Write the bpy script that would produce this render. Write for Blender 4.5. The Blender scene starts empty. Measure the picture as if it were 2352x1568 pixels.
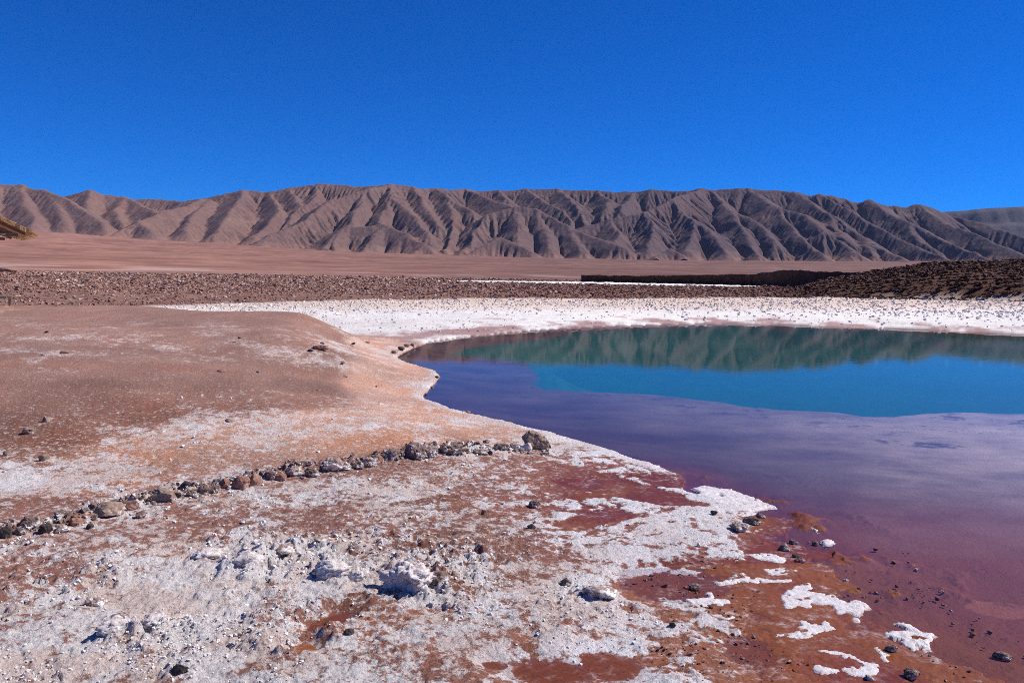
import bpy, bmesh, math, random
import numpy as np
from mathutils import Matrix, Vector

# ------------------------------------------------------------------ camera
W2, H2 = 2352.0, 1568.0                 # photo coordinates used for measuring
SENSOR, LENS = 22.3, 18.0
F = LENS / SENSOR * W2                  # focal length in those pixels
CAM_H = 2.0
PITCH = math.atan((784 - 636.2) / F)
ROLL = 0.0168
C3 = np.array([0.0, 0.0, CAM_H])
fw = np.array([0, math.cos(PITCH), -math.sin(PITCH)])
up0 = np.array([0, math.sin(PITCH), math.cos(PITCH)])
rt0 = np.array([1.0, 0, 0])
RT = rt0 * math.cos(ROLL) + up0 * math.sin(ROLL)
UP = -rt0 * math.sin(ROLL) + up0 * math.cos(ROLL)

sc = bpy.context.scene
cd = bpy.data.cameras.new('camera')
cd.sensor_width = SENSOR; cd.lens = LENS; cd.clip_start = 0.05; cd.clip_end = 90000
cam = bpy.data.objects.new('camera', cd)
M = Matrix(((RT[0], UP[0], -fw[0], 0), (RT[1], UP[1], -fw[1], 0), (RT[2], UP[2], -fw[2], CAM_H), (0, 0, 0, 1)))
cam.matrix_world = M
sc.collection.objects.link(cam)
sc.camera = cam

# ------------------------------------------------------------------ world, sun, exposure
SUN_AZ, SUN_EL = math.radians(77), math.radians(45)      # azimuth clockwise from +Y
world = bpy.data.worlds.new('World'); sc.world = world; world.use_nodes = True
wn = world.node_tree; wn.nodes.clear()
sky = wn.nodes.new('ShaderNodeTexSky'); sky.sky_type = 'NISHITA'; sky.sun_disc = False
sky.sun_elevation = SUN_EL; sky.sun_rotation = SUN_AZ
sky.altitude = 4000; sky.air_density = 1.0; sky.dust_density = 0.0; sky.ozone_density = 6.0
hs = wn.nodes.new('ShaderNodeHueSaturation'); hs.inputs['Saturation'].default_value = 1.7
mul = wn.nodes.new('ShaderNodeMix'); mul.data_type = 'RGBA'; mul.blend_type = 'MULTIPLY'; mul.inputs[0].default_value = 1.0
mul.inputs[7].default_value = (0.10, 0.72, 1.08, 1)
bg = wn.nodes.new('ShaderNodeBackground'); bg.inputs['Strength'].default_value = 0.104
wo = wn.nodes.new('ShaderNodeOutputWorld')
wn.links.new(sky.outputs[0], hs.inputs['Color']); wn.links.new(hs.outputs[0], mul.inputs[6])
wn.links.new(mul.outputs[2], bg.inputs['Color']); wn.links.new(bg.outputs[0], wo.inputs['Surface'])

sd = bpy.data.lights.new('sun', 'SUN'); sd.energy = 5.0; sd.angle = math.radians(0.53); sd.color = (1.0, 0.945, 0.86)
sun = bpy.data.objects.new('sun', sd); sc.collection.objects.link(sun)
sdir = Vector((math.sin(SUN_AZ) * math.cos(SUN_EL), math.cos(SUN_AZ) * math.cos(SUN_EL), math.sin(SUN_EL)))
sun.rotation_euler = sdir.to_track_quat('Z', 'Y').to_euler()
sun.location = (20, 0, 30)

vs = sc.view_settings
vs.view_transform = 'Standard'; vs.look = 'None'; vs.gamma = 1.0; vs.use_curve_mapping = False
vs.exposure = 0.22
sc.cycles.max_bounces = 8; sc.cycles.transparent_max_bounces = 8
sc.cycles.use_denoising = False; sc.cycles.filter_width = 0.9

# ------------------------------------------------------------------ helpers: measuring
def ray(u, v):
    u = np.asarray(u, float); v = np.asarray(v, float)
    a = (u - W2 / 2) / F; b = (H2 / 2 - v) / F
    return fw + a[..., None] * RT + b[..., None] * UP

def on_plane(u, v, z=0.0):
    d = ray(u, v); t = (z - CAM_H) / d[..., 2]
    return C3 + d * np.asarray(t)[..., None]

def at_depth(u, v, Y):
    d = ray(u, v); t = np.asarray(Y, float) / d[..., 1]
    return C3 + d * t[..., None]

def project(x, y, z):
    dx, dy, dz = x, y, z - CAM_H
    zf = dx * fw[0] + dy * fw[1] + dz * fw[2]
    xr = dx * RT[0] + dy * RT[1] + dz * RT[2]
    yu = dx * UP[0] + dy * UP[1] + dz * UP[2]
    ok = zf > 0.3
    zf = np.where(ok, zf, 0.3)
    return np.where(ok, W2 / 2 + F * xr / zf, 5000 * np.sign(x)), np.where(ok, H2 / 2 - F * yu / zf, 4000)

# ------------------------------------------------------------------ helpers: noise (world space)
def hsh(ix, iy, seed):
    h = (ix.astype(np.int64).astype(np.uint32) * np.uint32(374761393) + iy.astype(np.int64).astype(np.uint32) * np.uint32(668265263) + np.uint32((seed * 974711 + 1013) & 0xffffffff))
    h = (h ^ (h >> np.uint32(13))) * np.uint32(1274126177)
    h = h ^ (h >> np.uint32(16))
    h = h * np.uint32(2246822519)
    return h ^ (h >> np.uint32(15))

GRD = np.stack([np.cos(np.arange(32) * math.tau / 32), np.sin(np.arange(32) * math.tau / 32)], 1).astype(np.float32) * 1.4

def perlin(x, y, seed=0):
    x0 = np.floor(x); y0 = np.floor(y)
    fx = (x - x0).astype(np.float32); fy = (y - y0).astype(np.float32)
    ix = x0.astype(np.int64); iy = y0.astype(np.int64)
    wx = fx * fx * fx * (fx * (fx * 6 - 15) + 10); wy = fy * fy * fy * (fy * (fy * 6 - 15) + 10)
    def g(i, j):
        k = GRD[hsh(ix + i, iy + j, seed) & np.uint32(31)]
        return k[..., 0] * (fx - i) + k[..., 1] * (fy - j)
    a = g(0, 0); b = g(1, 0); c = g(0, 1); d = g(1, 1)
    return (a + (b - a) * wx) * (1 - wy) + (c + (d - c) * wx) * wy

def fbm(x, y, scale, octs, seed, r=None, gain=0.5, ridged=False):
    """scale = wavelength of the first octave in metres; octaves too fine for the mesh (r = distance) fade out"""
    out = np.zeros(x.shape, np.float32); amp = 1.0; tot = 0
    for o in range(octs):
        lam = scale / (2.03 ** o)
        n = perlin(x / lam + 17.3 * o, y / lam - 9.1 * o, seed * 31 + o)
        if ridged: n = 1 - 2 * np.abs(n)
        if r is not None:
            n = n * np.clip(lam / (r * 0.0026) - 1, 0, 1)
        out += amp * n; tot += amp; amp *= gain
    return out / tot

def uni(n, s):                           # noise of spread s -> roughly uniform 0..1
    return 0.5 + 0.5 * np.tanh(n / s * 0.85)

def worley(x, y, scale, seed):
    """nearest feature distance (in cells) and a random number of the nearest cell"""
    x = x / scale; y = y / scale
    ix = np.floor(x).astype(np.int64); iy = np.floor(y).astype(np.int64)
    best = np.full(x.shape, 9.0, np.float32); rid = np.zeros(x.shape, np.float32)
    for i in (-1, 0, 1):
        for j in (-1, 0, 1):
            h = hsh(ix + i, iy + j, seed)
            px = ix + i + (h & np.uint32(1023)) / 1024.0
            py = iy + j + ((h >> np.uint32(10)) & np.uint32(1023)) / 1024.0
            d = ((x - px) ** 2 + (y - py) ** 2).astype(np.float32)
            m = d < best
            best = np.where(m, d, best); rid = np.where(m, ((h >> np.uint32(20)) & np.uint32(1023)) / 1024.0, rid)
    return np.sqrt(best), rid

def sstep(a, b, x):
    t = np.clip((x - a) / (b - a), 0, 1)
    return t * t * (3 - 2 * t)

def lerp(a, b, t): return a + (b - a) * t

def table(us, vs_, T, u, v):
    us = np.asarray(us, float); vs_ = np.asarray(vs_, float); T = np.asarray(T, np.float32)
    fi = np.clip(np.interp(u, us, np.arange(len(us))), 0, len(us) - 1.001)
    fj = np.clip(np.interp(v, vs_, np.arange(len(vs_))), 0, len(vs_) - 1.001)
    i = fi.astype(int); j = fj.astype(int); a = fi - i; b = fj - j
    a = a * a * (3 - 2 * a); b = b * b * (3 - 2 * b)
    return (T[j, i] * (1 - a) + T[j, i + 1] * a) * (1 - b) + (T[j + 1, i] * (1 - a) + T[j + 1, i + 1] * a) * b

def poly_sdf(x, y, P):
    """signed distance to polygon, positive inside"""
    P = np.asarray(P, float); n = len(P)
    out = np.empty(x.shape, np.float32)
    CH = 60000
    xf = x.ravel(); yf = y.ravel(); of = out.ravel()
    A = P; B = np.roll(P, -1, 0); E = B - A; L2 = (E ** 2).sum(1) + 1e-12
    for s in range(0, len(xf), CH):
        X = xf[s:s + CH, None]; Y = yf[s:s + CH, None]
        t = np.clip(((X - A[:, 0]) * E[:, 0] + (Y - A[:, 1]) * E[:, 1]) / L2, 0, 1)
        d2 = (X - A[:, 0] - t * E[:, 0]) ** 2 + (Y - A[:, 1] - t * E[:, 1]) ** 2
        c = (A[:, 1] > Y) != (B[:, 1] > Y)
        with np.errstate(divide='ignore', invalid='ignore'):
            xi = A[:, 0] + (Y - A[:, 1]) / np.where(E[:, 1] == 0, 1e-9, E[:, 1]) * E[:, 0]
        ins = (c & (X < xi)).sum(1) % 2 == 1
        of[s:s + CH] = np.sqrt(d2.min(1)) * np.where(ins, 1, -1)
    return of.reshape(x.shape)

# ------------------------------------------------------------------ helpers: objects
COL = sc.collection
def mesh_obj(name, verts, faces, mat, parent=None, smooth=True):
    me = bpy.data.meshes.new(name)
    verts = np.ascontiguousarray(verts, np.float32); faces = np.ascontiguousarray(faces, np.int32)
    k = faces.shape[1]
    me.vertices.add(len(verts)); me.vertices.foreach_set('co', verts.ravel())
    me.loops.add(faces.size); me.loops.foreach_set('vertex_index', faces.ravel())
    me.polygons.add(len(faces)); me.polygons.foreach_set('loop_start', np.arange(0, faces.size, k, dtype=np.int32))
    me.polygons.foreach_set('use_smooth', np.full(len(faces), smooth))
    me.update(calc_edges=True)
    me.materials.append(mat)
    o = bpy.data.objects.new(name, me); COL.objects.link(o)
    if parent: o.parent = parent
    return o

def attr_col(o, name, rgba):
    a = o.data.attributes.new(name, 'FLOAT_COLOR', 'POINT')
    a.data.foreach_set('color', np.ascontiguousarray(rgba, np.float32).ravel())
def attr_f(o, name, val):
    a = o.data.attributes.new(name, 'FLOAT', 'POINT')
    a.data.foreach_set('value', np.ascontiguousarray(val, np.float32).ravel())

def grid_faces(nr, nc, wrap=False):
    j = np.arange(nr - 1)[:, None]; i = np.arange(nc if wrap else nc - 1)[None, :]
    i2 = (i + 1) % nc
    return np.stack([j * nc + i, j * nc + i2, (j + 1) * nc + i2, (j + 1) * nc + i], -1).reshape(-1, 4)

def tag(o, label=None, cat=None, group=None, kind=None):
    if label: o['label'] = label
    if cat: o['category'] = cat
    if group: o['group'] = group
    if kind: o['kind'] = kind
    return o

def new_mat(name):
    m = bpy.data.materials.new(name); m.use_nodes = True
    nt = m.node_tree
    return m, nt, nt.nodes['Principled BSDF']

def N(nt, t, **kw):
    n = nt.nodes.new(t)
    for k, v in kw.items(): setattr(n, k, v)
    return n

def noise_node(nt, scale, detail=5, rough=0.6, coords='Object', vec=None):
    tc = N(nt, 'ShaderNodeTexCoord'); nz = N(nt, 'ShaderNodeTexNoise')
    nz.inputs['Scale'].default_value = scale; nz.inputs['Detail'].default_value = detail; nz.inputs['Roughness'].default_value = rough
    nt.links.new(vec or tc.outputs[coords], nz.inputs['Vector'])
    return nz

def ramp(nt, src, stops):
    r = N(nt, 'ShaderNodeValToRGB'); e = r.color_ramp.elements
    while len(e) < len(stops): e.new(0.5)
    for k, (p, c) in enumerate(stops):
        e[k].position = p; e[k].color = (*c, 1) if len(c) == 3 else c
    nt.links.new(src, r.inputs[0]); return r

def mixc(nt, a, b, fac, mode='MIX'):
    m = N(nt, 'ShaderNodeMix'); m.data_type = 'RGBA'; m.blend_type = mode
    for s, idx in ((fac, 0), (a, 6), (b, 7)):
        if isinstance(s, (int, float)): m.inputs[idx].default_value = s
        elif isinstance(s, tuple): m.inputs[idx].default_value = (*s, 1)
        else: nt.links.new(s, m.inputs[idx])
    return m.outputs[2]

def bump(nt, h, strength, dist, normal=None):
    b = N(nt, 'ShaderNodeBump'); b.inputs['Strength'].default_value = strength; b.inputs['Distance'].default_value = dist
    nt.links.new(h, b.inputs['Height'])
    if normal: nt.links.new(normal, b.inputs['Normal'])
    return b.outputs[0]

# ------------------------------------------------------------------ materials
# ground: albedo and wetness per vertex (what the soil is), fine grain by noise
m_ground, nt, b = new_mat('salt_and_clay_ground')
at = N(nt, 'ShaderNodeAttribute', attribute_name='albedo'); a2 = N(nt, 'ShaderNodeAttribute', attribute_name='saltcover')
def math_n(nt, op, x, y=0.0, z=0.0):
    m = N(nt, 'ShaderNodeMath', operation=op)
    for k, q in enumerate((x, y, z)):
        if isinstance(q, (int, float)): m.inputs[k].default_value = q
        else: nt.links.new(q, m.inputs[k])
    return m.outputs[0]
nf = noise_node(nt, 19, 7, 0.78); nm = noise_node(nt, 4.5, 4, 0.6)
k = math_n(nt, 'MULTIPLY_ADD', at.outputs['Alpha'], -1.55, 2.0)                 # less break-up on wet mud
sv = math_n(nt, 'MULTIPLY_ADD', math_n(nt, 'SUBTRACT', nf.outputs[0], 0.5), k, a2.outputs['Alpha'])
sv = math_n(nt, 'MULTIPLY_ADD', math_n(nt, 'SUBTRACT', nm.outputs[0], 0.5), 0.35, sv)
fac = N(nt, 'ShaderNodeMapRange', interpolation_type='SMOOTHSTEP'); fac.inputs[1].default_value = -0.10; fac.inputs[2].default_value = 0.16
nt.links.new(sv, fac.inputs[0])
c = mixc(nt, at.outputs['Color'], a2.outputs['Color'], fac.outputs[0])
n1 = noise_node(nt, 60, 5, 0.75); n2 = noise_node(nt, 1.3, 5, 0.6)
r1 = ramp(nt, n1.outputs[0], [(0.34, (0.54, 0.51, 0.50)), (0.48, (1.0, 1.0, 1.0)), (0.7, (1.15, 1.15, 1.15))])
r2 = ramp(nt, n2.outputs[0], [(0.3, (0.88, 0.86, 0.86)), (0.7, (1.08, 1.08, 1.08))])
n5 = noise_node(nt, 0.018, 8, 0.72); r5 = ramp(nt, n5.outputs[0], [(0.34, (0.72, 0.70, 0.70)), (0.5, (1, 1, 1)), (0.66, (1.2, 1.16, 1.12))])
c = mixc(nt, c, r1.outputs[0], 1.0, 'MULTIPLY'); c = mixc(nt, c, r2.outputs[0], 1.0, 'MULTIPLY'); c = mixc(nt, c, r5.outputs[0], 0.8, 'MULTIPLY')
nt.links.new(c, b.inputs['Base Color'])
mr = N(nt, 'ShaderNodeMapRange'); mr.inputs[3].default_value = 0.92; mr.inputs[4].default_value = 0.45
nt.links.new(at.outputs['Alpha'], mr.inputs[0]); nt.links.new(mr.outputs[0], b.inputs['Roughness'])
b.inputs['Specular IOR Level'].default_value = 0.2
nb = noise_node(nt, 30, 6, 0.78)
bs = N(nt, 'ShaderNodeBump'); bs.inputs['Distance'].default_value = 0.045
nt.links.new(nb.outputs[0], bs.inputs['Height']); nt.links.new(math_n(nt, 'MULTIPLY_ADD', at.outputs['Alpha'], -0.8, 0.95), bs.inputs['Strength'])
nt.links.new(bs.outputs[0], b.inputs['Normal'])

# mountains
m_mount, nt, b = new_mat('bare_mountain_rock')
at = N(nt, 'ShaderNodeAttribute', attribute_name='albedo')
n1 = noise_node(nt, 0.035, 6, 0.65); n2 = noise_node(nt, 0.0022, 4, 0.55)
r1 = ramp(nt, n1.outputs[0], [(0.28, (0.74, 0.72, 0.74)), (0.72, (1.22, 1.2, 1.18))])
r2 = ramp(nt, n2.outputs[0], [(0.3, (0.9, 0.9, 0.96)), (0.7, (1.1, 1.06, 1.0))])
c = mixc(nt, at.outputs['Color'], r1.outputs[0], 1.0, 'MULTIPLY'); c = mixc(nt, c, r2.outputs[0], 1.0, 'MULTIPLY')
nt.links.new(c, b.inputs['Base Color']); b.inputs['Roughness'].default_value = 0.95; b.inputs['Specular IOR Level'].default_value = 0.1
nb = noise_node(nt, 0.03, 6, 0.7)
nt.links.new(bump(nt, nb.outputs[0], 0.6, 14), b.inputs['Normal'])

# brine: mirror by Fresnel over clear water; the turquoise of the deep is put into the bed
m_water, nt, b = new_mat('brine'); nt.nodes.remove(b)
out = nt.nodes['Material Output']
dp = N(nt, 'ShaderNodeAttribute', attribute_name='turbid')
tc = N(nt, 'ShaderNodeTexCoord'); mp = N(nt, 'ShaderNodeMapping'); mp.inputs['Scale'].default_value = (1.0, 2.2, 1.0)
nt.links.new(tc.outputs['Object'], mp.inputs[0])
nw = noise_node(nt, 2.6, 3, 0.55, vec=mp.outputs[0])
bn = bump(nt, nw.outputs[0], 0.10, 0.006)
tr = N(nt, 'ShaderNodeBsdfTransparent'); tr.inputs[0].default_value = (0.93, 0.9, 0.92, 1)
df = N(nt, 'ShaderNodeBsdfDiffuse'); df.inputs[0].default_value = (0.004, 0.145, 0.13, 1)
m1 = N(nt, 'ShaderNodeMixShader'); nt.links.new(dp.outputs['Fac'], m1.inputs[0]); nt.links.new(tr.outputs[0], m1.inputs[1]); nt.links.new(df.outputs[0], m1.inputs[2])
gl = N(nt, 'ShaderNodeBsdfGlossy'); gl.inputs['Roughness'].default_value = 0.015; nt.links.new(bn, gl.inputs['Normal'])
fr = N(nt, 'ShaderNodeFresnel'); fr.inputs[0].default_value = 1.325; nt.links.new(bn, fr.inputs['Normal'])
m2 = N(nt, 'ShaderNodeMixShader'); nt.links.new(fr.outputs[0], m2.inputs[0]); nt.links.new(m1.outputs[0], m2.inputs[1]); nt.links.new(gl.outputs[0], m2.inputs[2])
nt.links.new(m2.outputs[0], out.inputs['Surface'])

def rock_mat(name, dark, light, salt, salt_amt, scale=30, bdist=0.006, rough=0.9, tint=False):
    m, nt, b = new_mat(name)
    n1 = noise_node(nt, scale, 6, 0.65); r1 = ramp(nt, n1.outputs[0], [(0.32, dark), (0.68, light)])
    c = r1.outputs[0]
    n2 = noise_node(nt, scale * 0.55, 5, 0.7)
    r2 = ramp(nt, n2.outputs[0], [(0.62 - salt_amt * 0.4, (0, 0, 0)), (0.74 - salt_amt * 0.4, (1, 1, 1))])
    c = mixc(nt, c, salt, r2.outputs[0])
    if tint:
        ta = N(nt, 'ShaderNodeAttribute', attribute_name='tint'); c = mixc(nt, c, ta.outputs['Color'], 1.0, 'MULTIPLY')
    nt.links.new(c, b.inputs['Base Color']); b.inputs['Roughness'].default_value = rough; b.inputs['Specular IOR Level'].default_value = 0.25
    n3 = noise_node(nt, scale * 2.2, 5, 0.7)
    nt.links.new(bump(nt, n3.outputs[0], 0.8, bdist), b.inputs['Normal'])
    return m
SALT = (0.80, 0.77, 0.76)
m_rock = {
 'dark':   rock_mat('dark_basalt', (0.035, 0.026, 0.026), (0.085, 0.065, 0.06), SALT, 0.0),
 'grey':   rock_mat('grey_brown_rock', (0.17, 0.11, 0.082), (0.36, 0.255, 0.20), SALT, 0.08),
 'red':    rock_mat('red_brown_rock', (0.19, 0.09, 0.066), (0.38, 0.21, 0.155), SALT, 0.08),
 'pale':   rock_mat('salt_crusted_rock', (0.22, 0.14, 0.112), (0.44, 0.325, 0.275), SALT, 0.34),
 'crust':  rock_mat('brown_rock_with_salt', (0.10, 0.062, 0.050), (0.29, 0.20, 0.165), SALT, 0.22),
 'salt':   rock_mat('lumpy_white_salt', (0.40, 0.30, 0.27), (0.80, 0.74, 0.72), SALT, 0.30, 45, 0.012),
}
m_clod = rock_mat('brown_salt_clay_clods', (0.17, 0.088, 0.066), (0.37, 0.215, 0.165), (0.70, 0.60, 0.55), 0.18, 0.9, 0.04, tint=True)
m_bank = rock_mat('dark_clay_bank', (0.028, 0.012, 0.008), (0.075, 0.034, 0.022), (0.4, 0.3, 0.25), -0.2, 0.5, 0.3)
m_lump = rock_mat('beige_salt_lumps', (0.50, 0.38, 0.30), (0.78, 0.68, 0.61), (.84, .80, .76), 0.38, 3.0, 0.02)
m_crumb = rock_mat('wet_mud_crumbs', (0.10, 0.034, 0.022), (0.24, 0.105, 0.075), (0.6, 0.5, 0.47), 0.1, 40, 0.004, 0.28)
m_nod = rock_mat('salt_nodules', (0.5, 0.42, 0.39), (0.8, 0.76, 0.75), SALT, 0.5, 45)

# ------------------------------------------------------------------ plan of the lagoon (metres, from the photo's shore line)
shore_uv = [(2352,768),(2200,761),(2050,755),(1900,750),(1800,746),(1700,744),(1600,744),(1500,746.5),(1420,749),(1350,752.5),(1280,756),(1200,762),(1118,770),(1050,777),(984,786),(958,796),(930,808),(911,821),(920,828),(934,834),(961,841),(998,852.5),(1009,862),(1006,876),(985,896),(971,909),(980,918),(998,926),(1034,939),(1084,951),(1151,967.6),(1218,982.6),(1268,994.3),(1335,1014),(1385,1029),(1451,1051),(1518,1073),(1569,1092),(1600,1125),(1690,1165),(1760,1190),(1800,1230),(1870,1290),(1950,1350),(2010,1405),(2100,1455),(2200,1500),(2290,1568)]
a = np.array(shore_uv, float)
pond = [tuple(p) for p in on_plane(a[:, 0], a[:, 1], 0.0)[:, :2]] + [(2.2, 3.0), (3.0, 1.0), (12, -3), (34, 0), (43, 12), (37, 26), (29, 32.5)]
deep_uv = [(2352,952),(2230,948),(2150,951),(2060,960),(1980,957),(1920,948),(1850,945),(1780,942),(1720,936),(1640,925),(1540,917),(1450,908),(1380,905),(1300,902),(1245,900),(1215,885),(1225,860),(1195,838),(1140,829),(1080,822),(1020,816),(1060,804),(1150,790),(1300,774),(1500,762),(1700,757),(1900,762),(2100,769),(2352,780)]
a = np.array(deep_uv, float)
deep = [tuple(p) for p in on_plane(a[:, 0], a[:, 1], -0.18)[:, :2]] + [(30, 27), (32, 16), (20, 12.2)]

# ------------------------------------------------------------------ ground height in plan coordinates
def fan_height(x, y):
    r = np.hypot(x, y); az = np.arctan2(x, np.maximum(y, 1e-3)); az = np.where(y < 0, np.sign(x) * 1.4, az)
    s = np.interp(az, [-1.2, -0.58, -0.2, 0.1, 0.5, 1.2], [0.046, 0.0445, 0.030, 0.0265, 0.0262, 0.026])
    t = np.clip(r - 480, 0, 6400)
    return s * t * t / (t + 900) * 1.19

bank_pts = []     # filled below
def coarse_height(x, y):
    """large shapes: banks, rise on the left, salt flat, plain, hill on the right"""
    r = np.hypot(x, y)
    sd = poly_sdf(x, y, pond)
    nb_ = (np.abs(sd) < 3) & (r < 60)
    xm, ym = x[nb_], y[nb_]
    sd[nb_] += (0.02 + 0.34 * sstep(8.6, 7.0, ym)) * 2.2 * fbm(xm, ym, 1.1, 5, 6, None, .6) + .05 * fbm(xm, ym, .3, 3, 9, None, .6)
    d = -sd
    z = np.zeros(x.shape, np.float32)
    # --- low rise left of the lagoon
    back = np.array([(-400, 60), (-60, 36), (-30, 30), (-16, 28.8), (-10, 29.0), (-7.2, 26.6), (-5.4, 25.0), (-4.1, 24.2), (-3.2, 23.6), (-2.2, 23.0), (30, 18), (400, -300)])
    yb = np.interp(x, back[:, 0], back[:, 1]) + 0.5 * perlin(x / 4.0, y / 4.0, 5)
    infront = yb - y
    rise = sstep(0, 3.4, infront) * sstep(0.0, 3.2, d) * sstep(6.5, 16.5, y - 0.28 * x) 
    rise = rise * (0.62 + 0.30 * perlin(x / 7 + 3, y / 5, 8) + 0.10 * sstep(-3, -12, x))
    near = 0.018 + 0.022 * sstep(0.0, 3.0, d) + 0.07 * sstep(0, -5, x)
    flat = 0.06 + 0.0022 * np.clip(r - 30, 0, 400) + 0.10 * sstep(0, 4, d)
    wf = sstep(-3.5, 0.8, infront)              # 1 in front of the back edge, 0 behind it
    land = lerp(flat, near + rise, wf)
    bankz = 0.05 * sstep(0, 0.25, d)
    land = np.minimum(land, bankz + 0.42 * np.maximum(d, 0)) 
    # --- under water
    dd = np.maximum(sd, 0)
    shelf_left = sstep(7.5, 10.5, y)            # steeper shore towards the head of the lagoon
    bed = -(0.008 + 0.02 * dd) * (1 - shelf_left) - (0.02 + 0.10 * sstep(0, 1.2, dd) + 0.008 * dd) * shelf_left
    bed = np.maximum(bed, -0.30)
    z = np.where(sd > 0, bed, land)
    # --- plain and fans
    z = z + fan_height(x, y)
    # --- hill on the right
    az_u = W2 / 2 + F * x / np.maximum(y, 1)
    top_v = np.interp(az_u, [1780, 1860, 1935, 2002, 2068, 2108, 2142, 2242, 2352, 2700, 3400], [660, 648, 638, 626, 619, 613, 608, 603, 605, 600, 610])
    hv = 636.2 + ROLL * (az_u - 1176)
    ztop = np.maximum(CAM_H + (hv - top_v) / F * 128 , 0.2)
    yf = np.interp(az_u, [1780, 1935, 2352, 3000], [108, 100, 88, 84])
    m = (y > 30)
    t = np.clip((y - yf) / (128 - yf), 0, 1)
    hill = (ztop) * np.sqrt(np.clip(1 - (1 - t) ** 2, 0, 1)) * sstep(1760, 1900, az_u) * sstep(420, 160, y)
    hill = hill * (1 + 0.10 * perlin(x / 9, y / 14, 77))
    z = np.where(m, np.maximum(z, np.where(m, hill, 0)), z)
    return z, sd

# tables along the photo: how much salt, how wet
TU = [0,150,300,450,600,750,900,1050,1200,1350,1500,1650,1800,1950,2100,2352]
TV = [715,760,800,840,880,920,960,1000,1050,1100,1150,1200,1250,1300,1350,1400,1450,1500,1568]
S_ = [
 [.25,.15,.12,.1,.1,.12,.3,.6,.7,.7,.7,.7,.7,.7,.7,.7],
 [.30,.28,.30,.30,.28,.25,.4,.6,.7,.7,.7,.7,.7,.7,.7,.7],
 [.45,.45,.42,.38,.50,.70,.62,.6,.7,.7,.7,.7,.7,.7,.7,.7],
 [.22,.22,.20,.20,.22,.45,.50,.6,.7,.7,.7,.7,.7,.7,.7,.7],
 [.12,.10,.08,.08,.08,.08,.45,.65,.7,.7,.7,.7,.7,.7,.7,.7],
 [.10,.08,.10,.22,.40,.48,.52,.62,.7,.7,.7,.7,.7,.7,.7,.7],
 [.06,.12,.40,.75,.70,.52,.50,.62,.72,.7,.7,.7,.7,.7,.7,.7],
 [.28,.42,.62,.70,.45,.40,.42,.55,.65,.72,.7,.7,.7,.7,.7,.7],
 [.60,.60,.52,.36,.34,.36,.40,.42,.38,.50,.72,.7,.3,.3,.3,.3],
 [.66,.62,.50,.42,.38,.42,.46,.36,.34,.26,.30,.3,.2,.1,.1,.1],
 [.60,.55,.42,.42,.50,.55,.55,.40,.40,.30,.34,.60,.50,0,0,0],
 [.48,.42,.42,.50,.58,.62,.58,.52,.42,.32,.42,.60,.08,0,0,0],
 [.52,.48,.58,.66,.66,.66,.62,.48,.44,.50,.58,.50,.05,0,0,0],
 [.52,.58,.76,.78,.76,.76,.70,.52,.46,.46,.34,.30,.12,0,0,0],
 [.54,.64,.76,.82,.76,.76,.72,.60,.48,.42,.16,.24,.15,0,0,0],
 [.64,.70,.76,.76,.60,.46,.70,.66,.54,.48,.44,.28,.05,0,0,0],
 [.76,.76,.76,.72,.60,.48,.72,.70,.60,.46,.48,.36,.04,0,0,0],
 [.76,.76,.72,.66,.60,.60,.72,.60,.40,.26,.36,.40,.08,.03,0,0],
 [.70,.70,.66,.60,.60,.66,.62,.50,.32,.38,.60,.36,.05,.03,0,0]]
W_ = [[0]*16 for _ in TV]
def wrow(v, d):
    W_[TV.index(v)] = list(np.interp(TU, [k for k, _ in d], [q for _, q in d]))
wrow(1000, [(1200, 0), (1350, .15)]); wrow(1050, [(1150, 0), (1250, .35), (1350, .6), (1500, .5), (1650, 1)])
wrow(1100, [(1050, 0), (1200, .35), (1350, .95), (1500, 1), (1650, 1)])
wrow(1150, [(1000, 0), (1200, .6), (1350, .95), (1500, .9), (1650, .7), (1800, 1)])
wrow(1200, [(1050, 0), (1200, .3), (1350, .85), (1500, .5), (1650, .45), (1800, 1)])
wrow(1250, [(1100, 0), (1200, .1), (1350, .35), (1500, .4), (1650, .6), (1800, 1)])
wrow(1300, [(1200, 0), (1350, .25), (1500, .9), (1650, .9), (1800, 1)])
wrow(1350, [(1200, 0), (1350, .2), (1500, 1), (1650, .9), (1800, 1)])
wrow(1400, [(1200, 0), (1350, .1), (1500, .45), (1650, .8), (1800, 1)])
wrow(1450, [(1100, 0), (1200, .15), (1350, .3), (1500, .35), (1650, .7), (1800, 1)])
wrow(1500, [(1000, 0), (1200, .6), (1350, .8), (1500, .6), (1650, .6), (1800, 1)])
wrow(1568, [(1000, 0), (1200, .6), (1350, .7), (1500, .4), (1650, .6), (1800, 1)])
# lumpiness of the crust
LU = [0, 300, 600, 900, 1200, 1500, 1800, 2352]
LV = [900, 1000, 1100, 1200, 1260, 1340, 1450, 1568]
L_ = [[.10,.10,.10,.10,.08,.05,0,0],[.25,.28,.15,.12,.10,.08,0,0],[.30,.22,.22,.25,.25,.10,.05,0],[.32,.42,.38,.45,.36,.20,.10,.05],
      [.45,.70,.80,.75,.50,.28,.12,.05],[.50,.85,.95,1.0,.50,.25,.15,.05],[.60,.80,.80,.75,.45,.35,.15,.06],[.60,.75,.75,.65,.45,.35,.18,.08]]
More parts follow.
